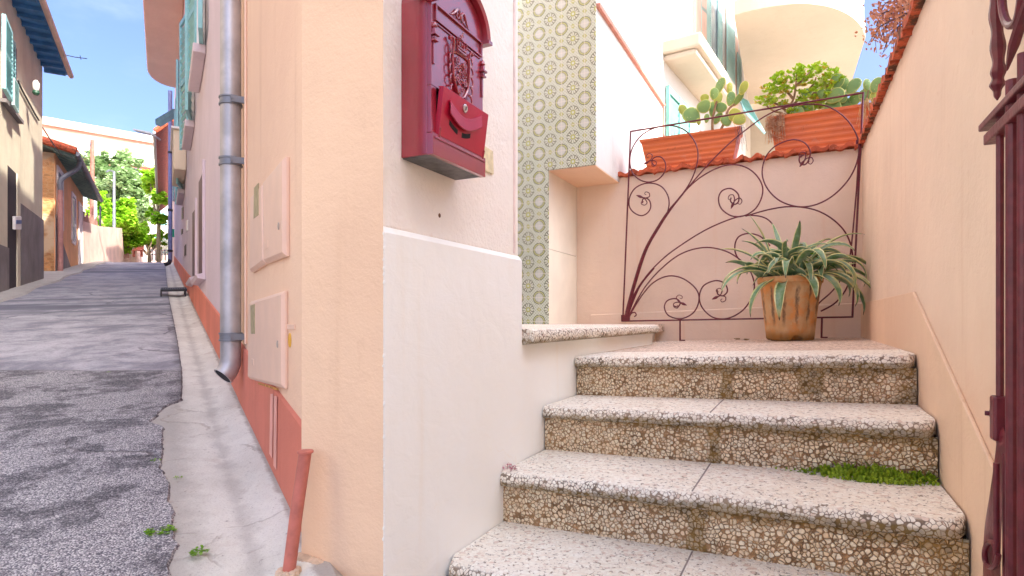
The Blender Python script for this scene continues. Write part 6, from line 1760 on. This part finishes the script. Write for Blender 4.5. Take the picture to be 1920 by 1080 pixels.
clouver([(1382, 98), (1389, 112), (1389, 190), (1382, 180)], .02, .032, M['teal_pale'], wn3, 30)
# rounded balcony above
ZC = 3.42
fl_, fr_ = at(1376, 28, 1), at(1622, 60, 1)
def at_z(px, py, z): t, s_ = ray(px, py); return Vector((t*z/s_, z/s_, z))
edge = [(1376, 28), (1420, 17), (1470, 9), (1510, 7), (1550, 12), (1580, 22), (1602, 36), (1616, 52), (1623, 70)]
E_ = [at_z(x, y, ZC) for x, y in edge]
far = at_z(1598, 150, ZC); left = at_z(1404, 195, ZC)
poly = crom(E_, 4)+[at_z(1612, 105, ZC), far, at_z(1585, 190, ZC), left]
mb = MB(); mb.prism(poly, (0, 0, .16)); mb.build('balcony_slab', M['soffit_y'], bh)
cen = sum(poly, Vector())/len(poly)
mb = MB(); inner = [p.lerp(cen, .035)+Vector((0, 0, .161)) for p in poly]; mb.prism(inner, (0, 0, .85)); mb.build('balcony_parapet', M['white_wall'], bh)
# window strip with downpipe seen under the awning
mb = MB(); P = [at(1404, 215, 10.4), at(1436, 205, 10.4)]
x0, x1 = P[0].x, P[1].x
mb.box(lambda a, b, c_: Vector((a, 10.4-b*0+b, c_)), x0, x1, 0, .03, .8, 3.55); wn4 = mb.build('window', M['white_paint'], bh)
mb = MB(); mb.box(lambda a, b, c_: Vector((a, b, c_)), x0+.12, x0+.17, 10.37, 10.398, .8, 3.5); mb.box(lambda a, b, c_: Vector((a, b, c_)), x0+.22, x1-.02, 10.38, 10.396, .8, 3.5); mb.build('pane', M['glass'], wn4)
mb = MB(); mb.box(lambda a, b, c_: Vector((a, b, c_)), x0-.03, x0+.06, 10.3, 10.399, .6, 3.6); mb.build('post', M['wood_pole'], bh)
aw = thing('awning', 'pale teal louvred awning flap tilted out under the rounded balcony', 'awning')
q1, q2, q3, q4 = at(1385, 182, 7.6), at(1402, 190, 7.9), at(1434, 250, 7.3), at(1396, 208, 7.0)
mb = MB()
for k in range(11):
    a = q1.lerp(q4, k/11); b = q2.lerp(q3, k/11); a2 = q1.lerp(q4, (k+.8)/11); b2 = q2.lerp(q3, (k+.8)/11); mb.prism([a, b, b2, a2], (0, .01, .02))
mb.build('slats', M['awn'], aw)
mb = MB(); mb.tube([q1, q4], .012, 6); mb.tube([q2, q3], .012, 6); mb.tube([q4, q3], .014, 6); mb.build('frame', M['teal'], aw)

# russet shrub hanging over the peach wall
rs = thing('russet_shrub', 'sparse russet-leaved shrub overhanging the tiled coping against the sky', 'shrub')
random.seed(41); mb = MB(); mb.open = True; tw = []
def pw(x, y, v): u, z = on_v(x, y, v); return uv(u, v, z)
c0 = [(1700, 10), (1690, 30), (1668, 40), (1655, 25), (1678, 15), (1690, -5), (1662, 5), (1650, 50), (1700, 50), (1672, 62), (1712, -20), (1680, -40)]
for x, y in c0:
    tw.append([pw(1735, 20, 3.4), pw((x+1735)/2, (y+10)/2, 3.3+random.uniform(-.1, .1)), pw(x, y, 3.3+random.uniform(-.2, .2)), pw(x-12, y+24, 3.3)])
for P in tw:
    C_ = crom(P, 5)
    for k in range(95):
        p = C_[random.randint(4, len(C_)-1)]+Vector((random.gauss(0, .030), random.gauss(0, .05), random.gauss(0, .034))); s = random.uniform(.006, .012); a = random.random()*6.28
        d = Vector((cos(a), random.uniform(-.5, .5), sin(a)))*s; e_ = Vector((-sin(a), .3, cos(a)))*s*.6
        mb.add([p-d, p-e_, p+d, p+e_], [(0, 1, 2, 3)], True)
mb.build('leaves', M['red_leaf'], rs)
mb = MB()
for P in tw: mb.tube(crom(P, 5), .0026, 5)
for k in range(26):
    p = pw(random.uniform(1642, 1712), random.uniform(10, 75), 3.3); mb.tube([p, p+Vector((random.uniform(-.03, .01), 0, -.03)), p+Vector((random.uniform(-.06, .02), 0, -.09))], .0013, 4)
mb.tube([pw(1735, 20, 3.4), uv(.75, 3.5, .9), uv(.8, 3.5, -1)], [.006, .012, .02], 7)
mb.build('twigs', m_plain("dark_twig", rgb(84, 60, 60), .8), rs)

# unseen block added outside the frame to keep the steps in open shade
nb = thing('shade_block', 'plain white block added outside the frame on the right to shade the steps', 'house')
mb = MB(); mb.box(uv, 4.5, 10, -5, 3.75, -1.3, 7.7); mb.build('wall', M['white_wall'], nb)
mb = MB(); mb.box(uv, 4.3, 10.2, -5.2, 3.85, 7.701, 7.85); mb.build('roof', M['roof'], nb)
settle()
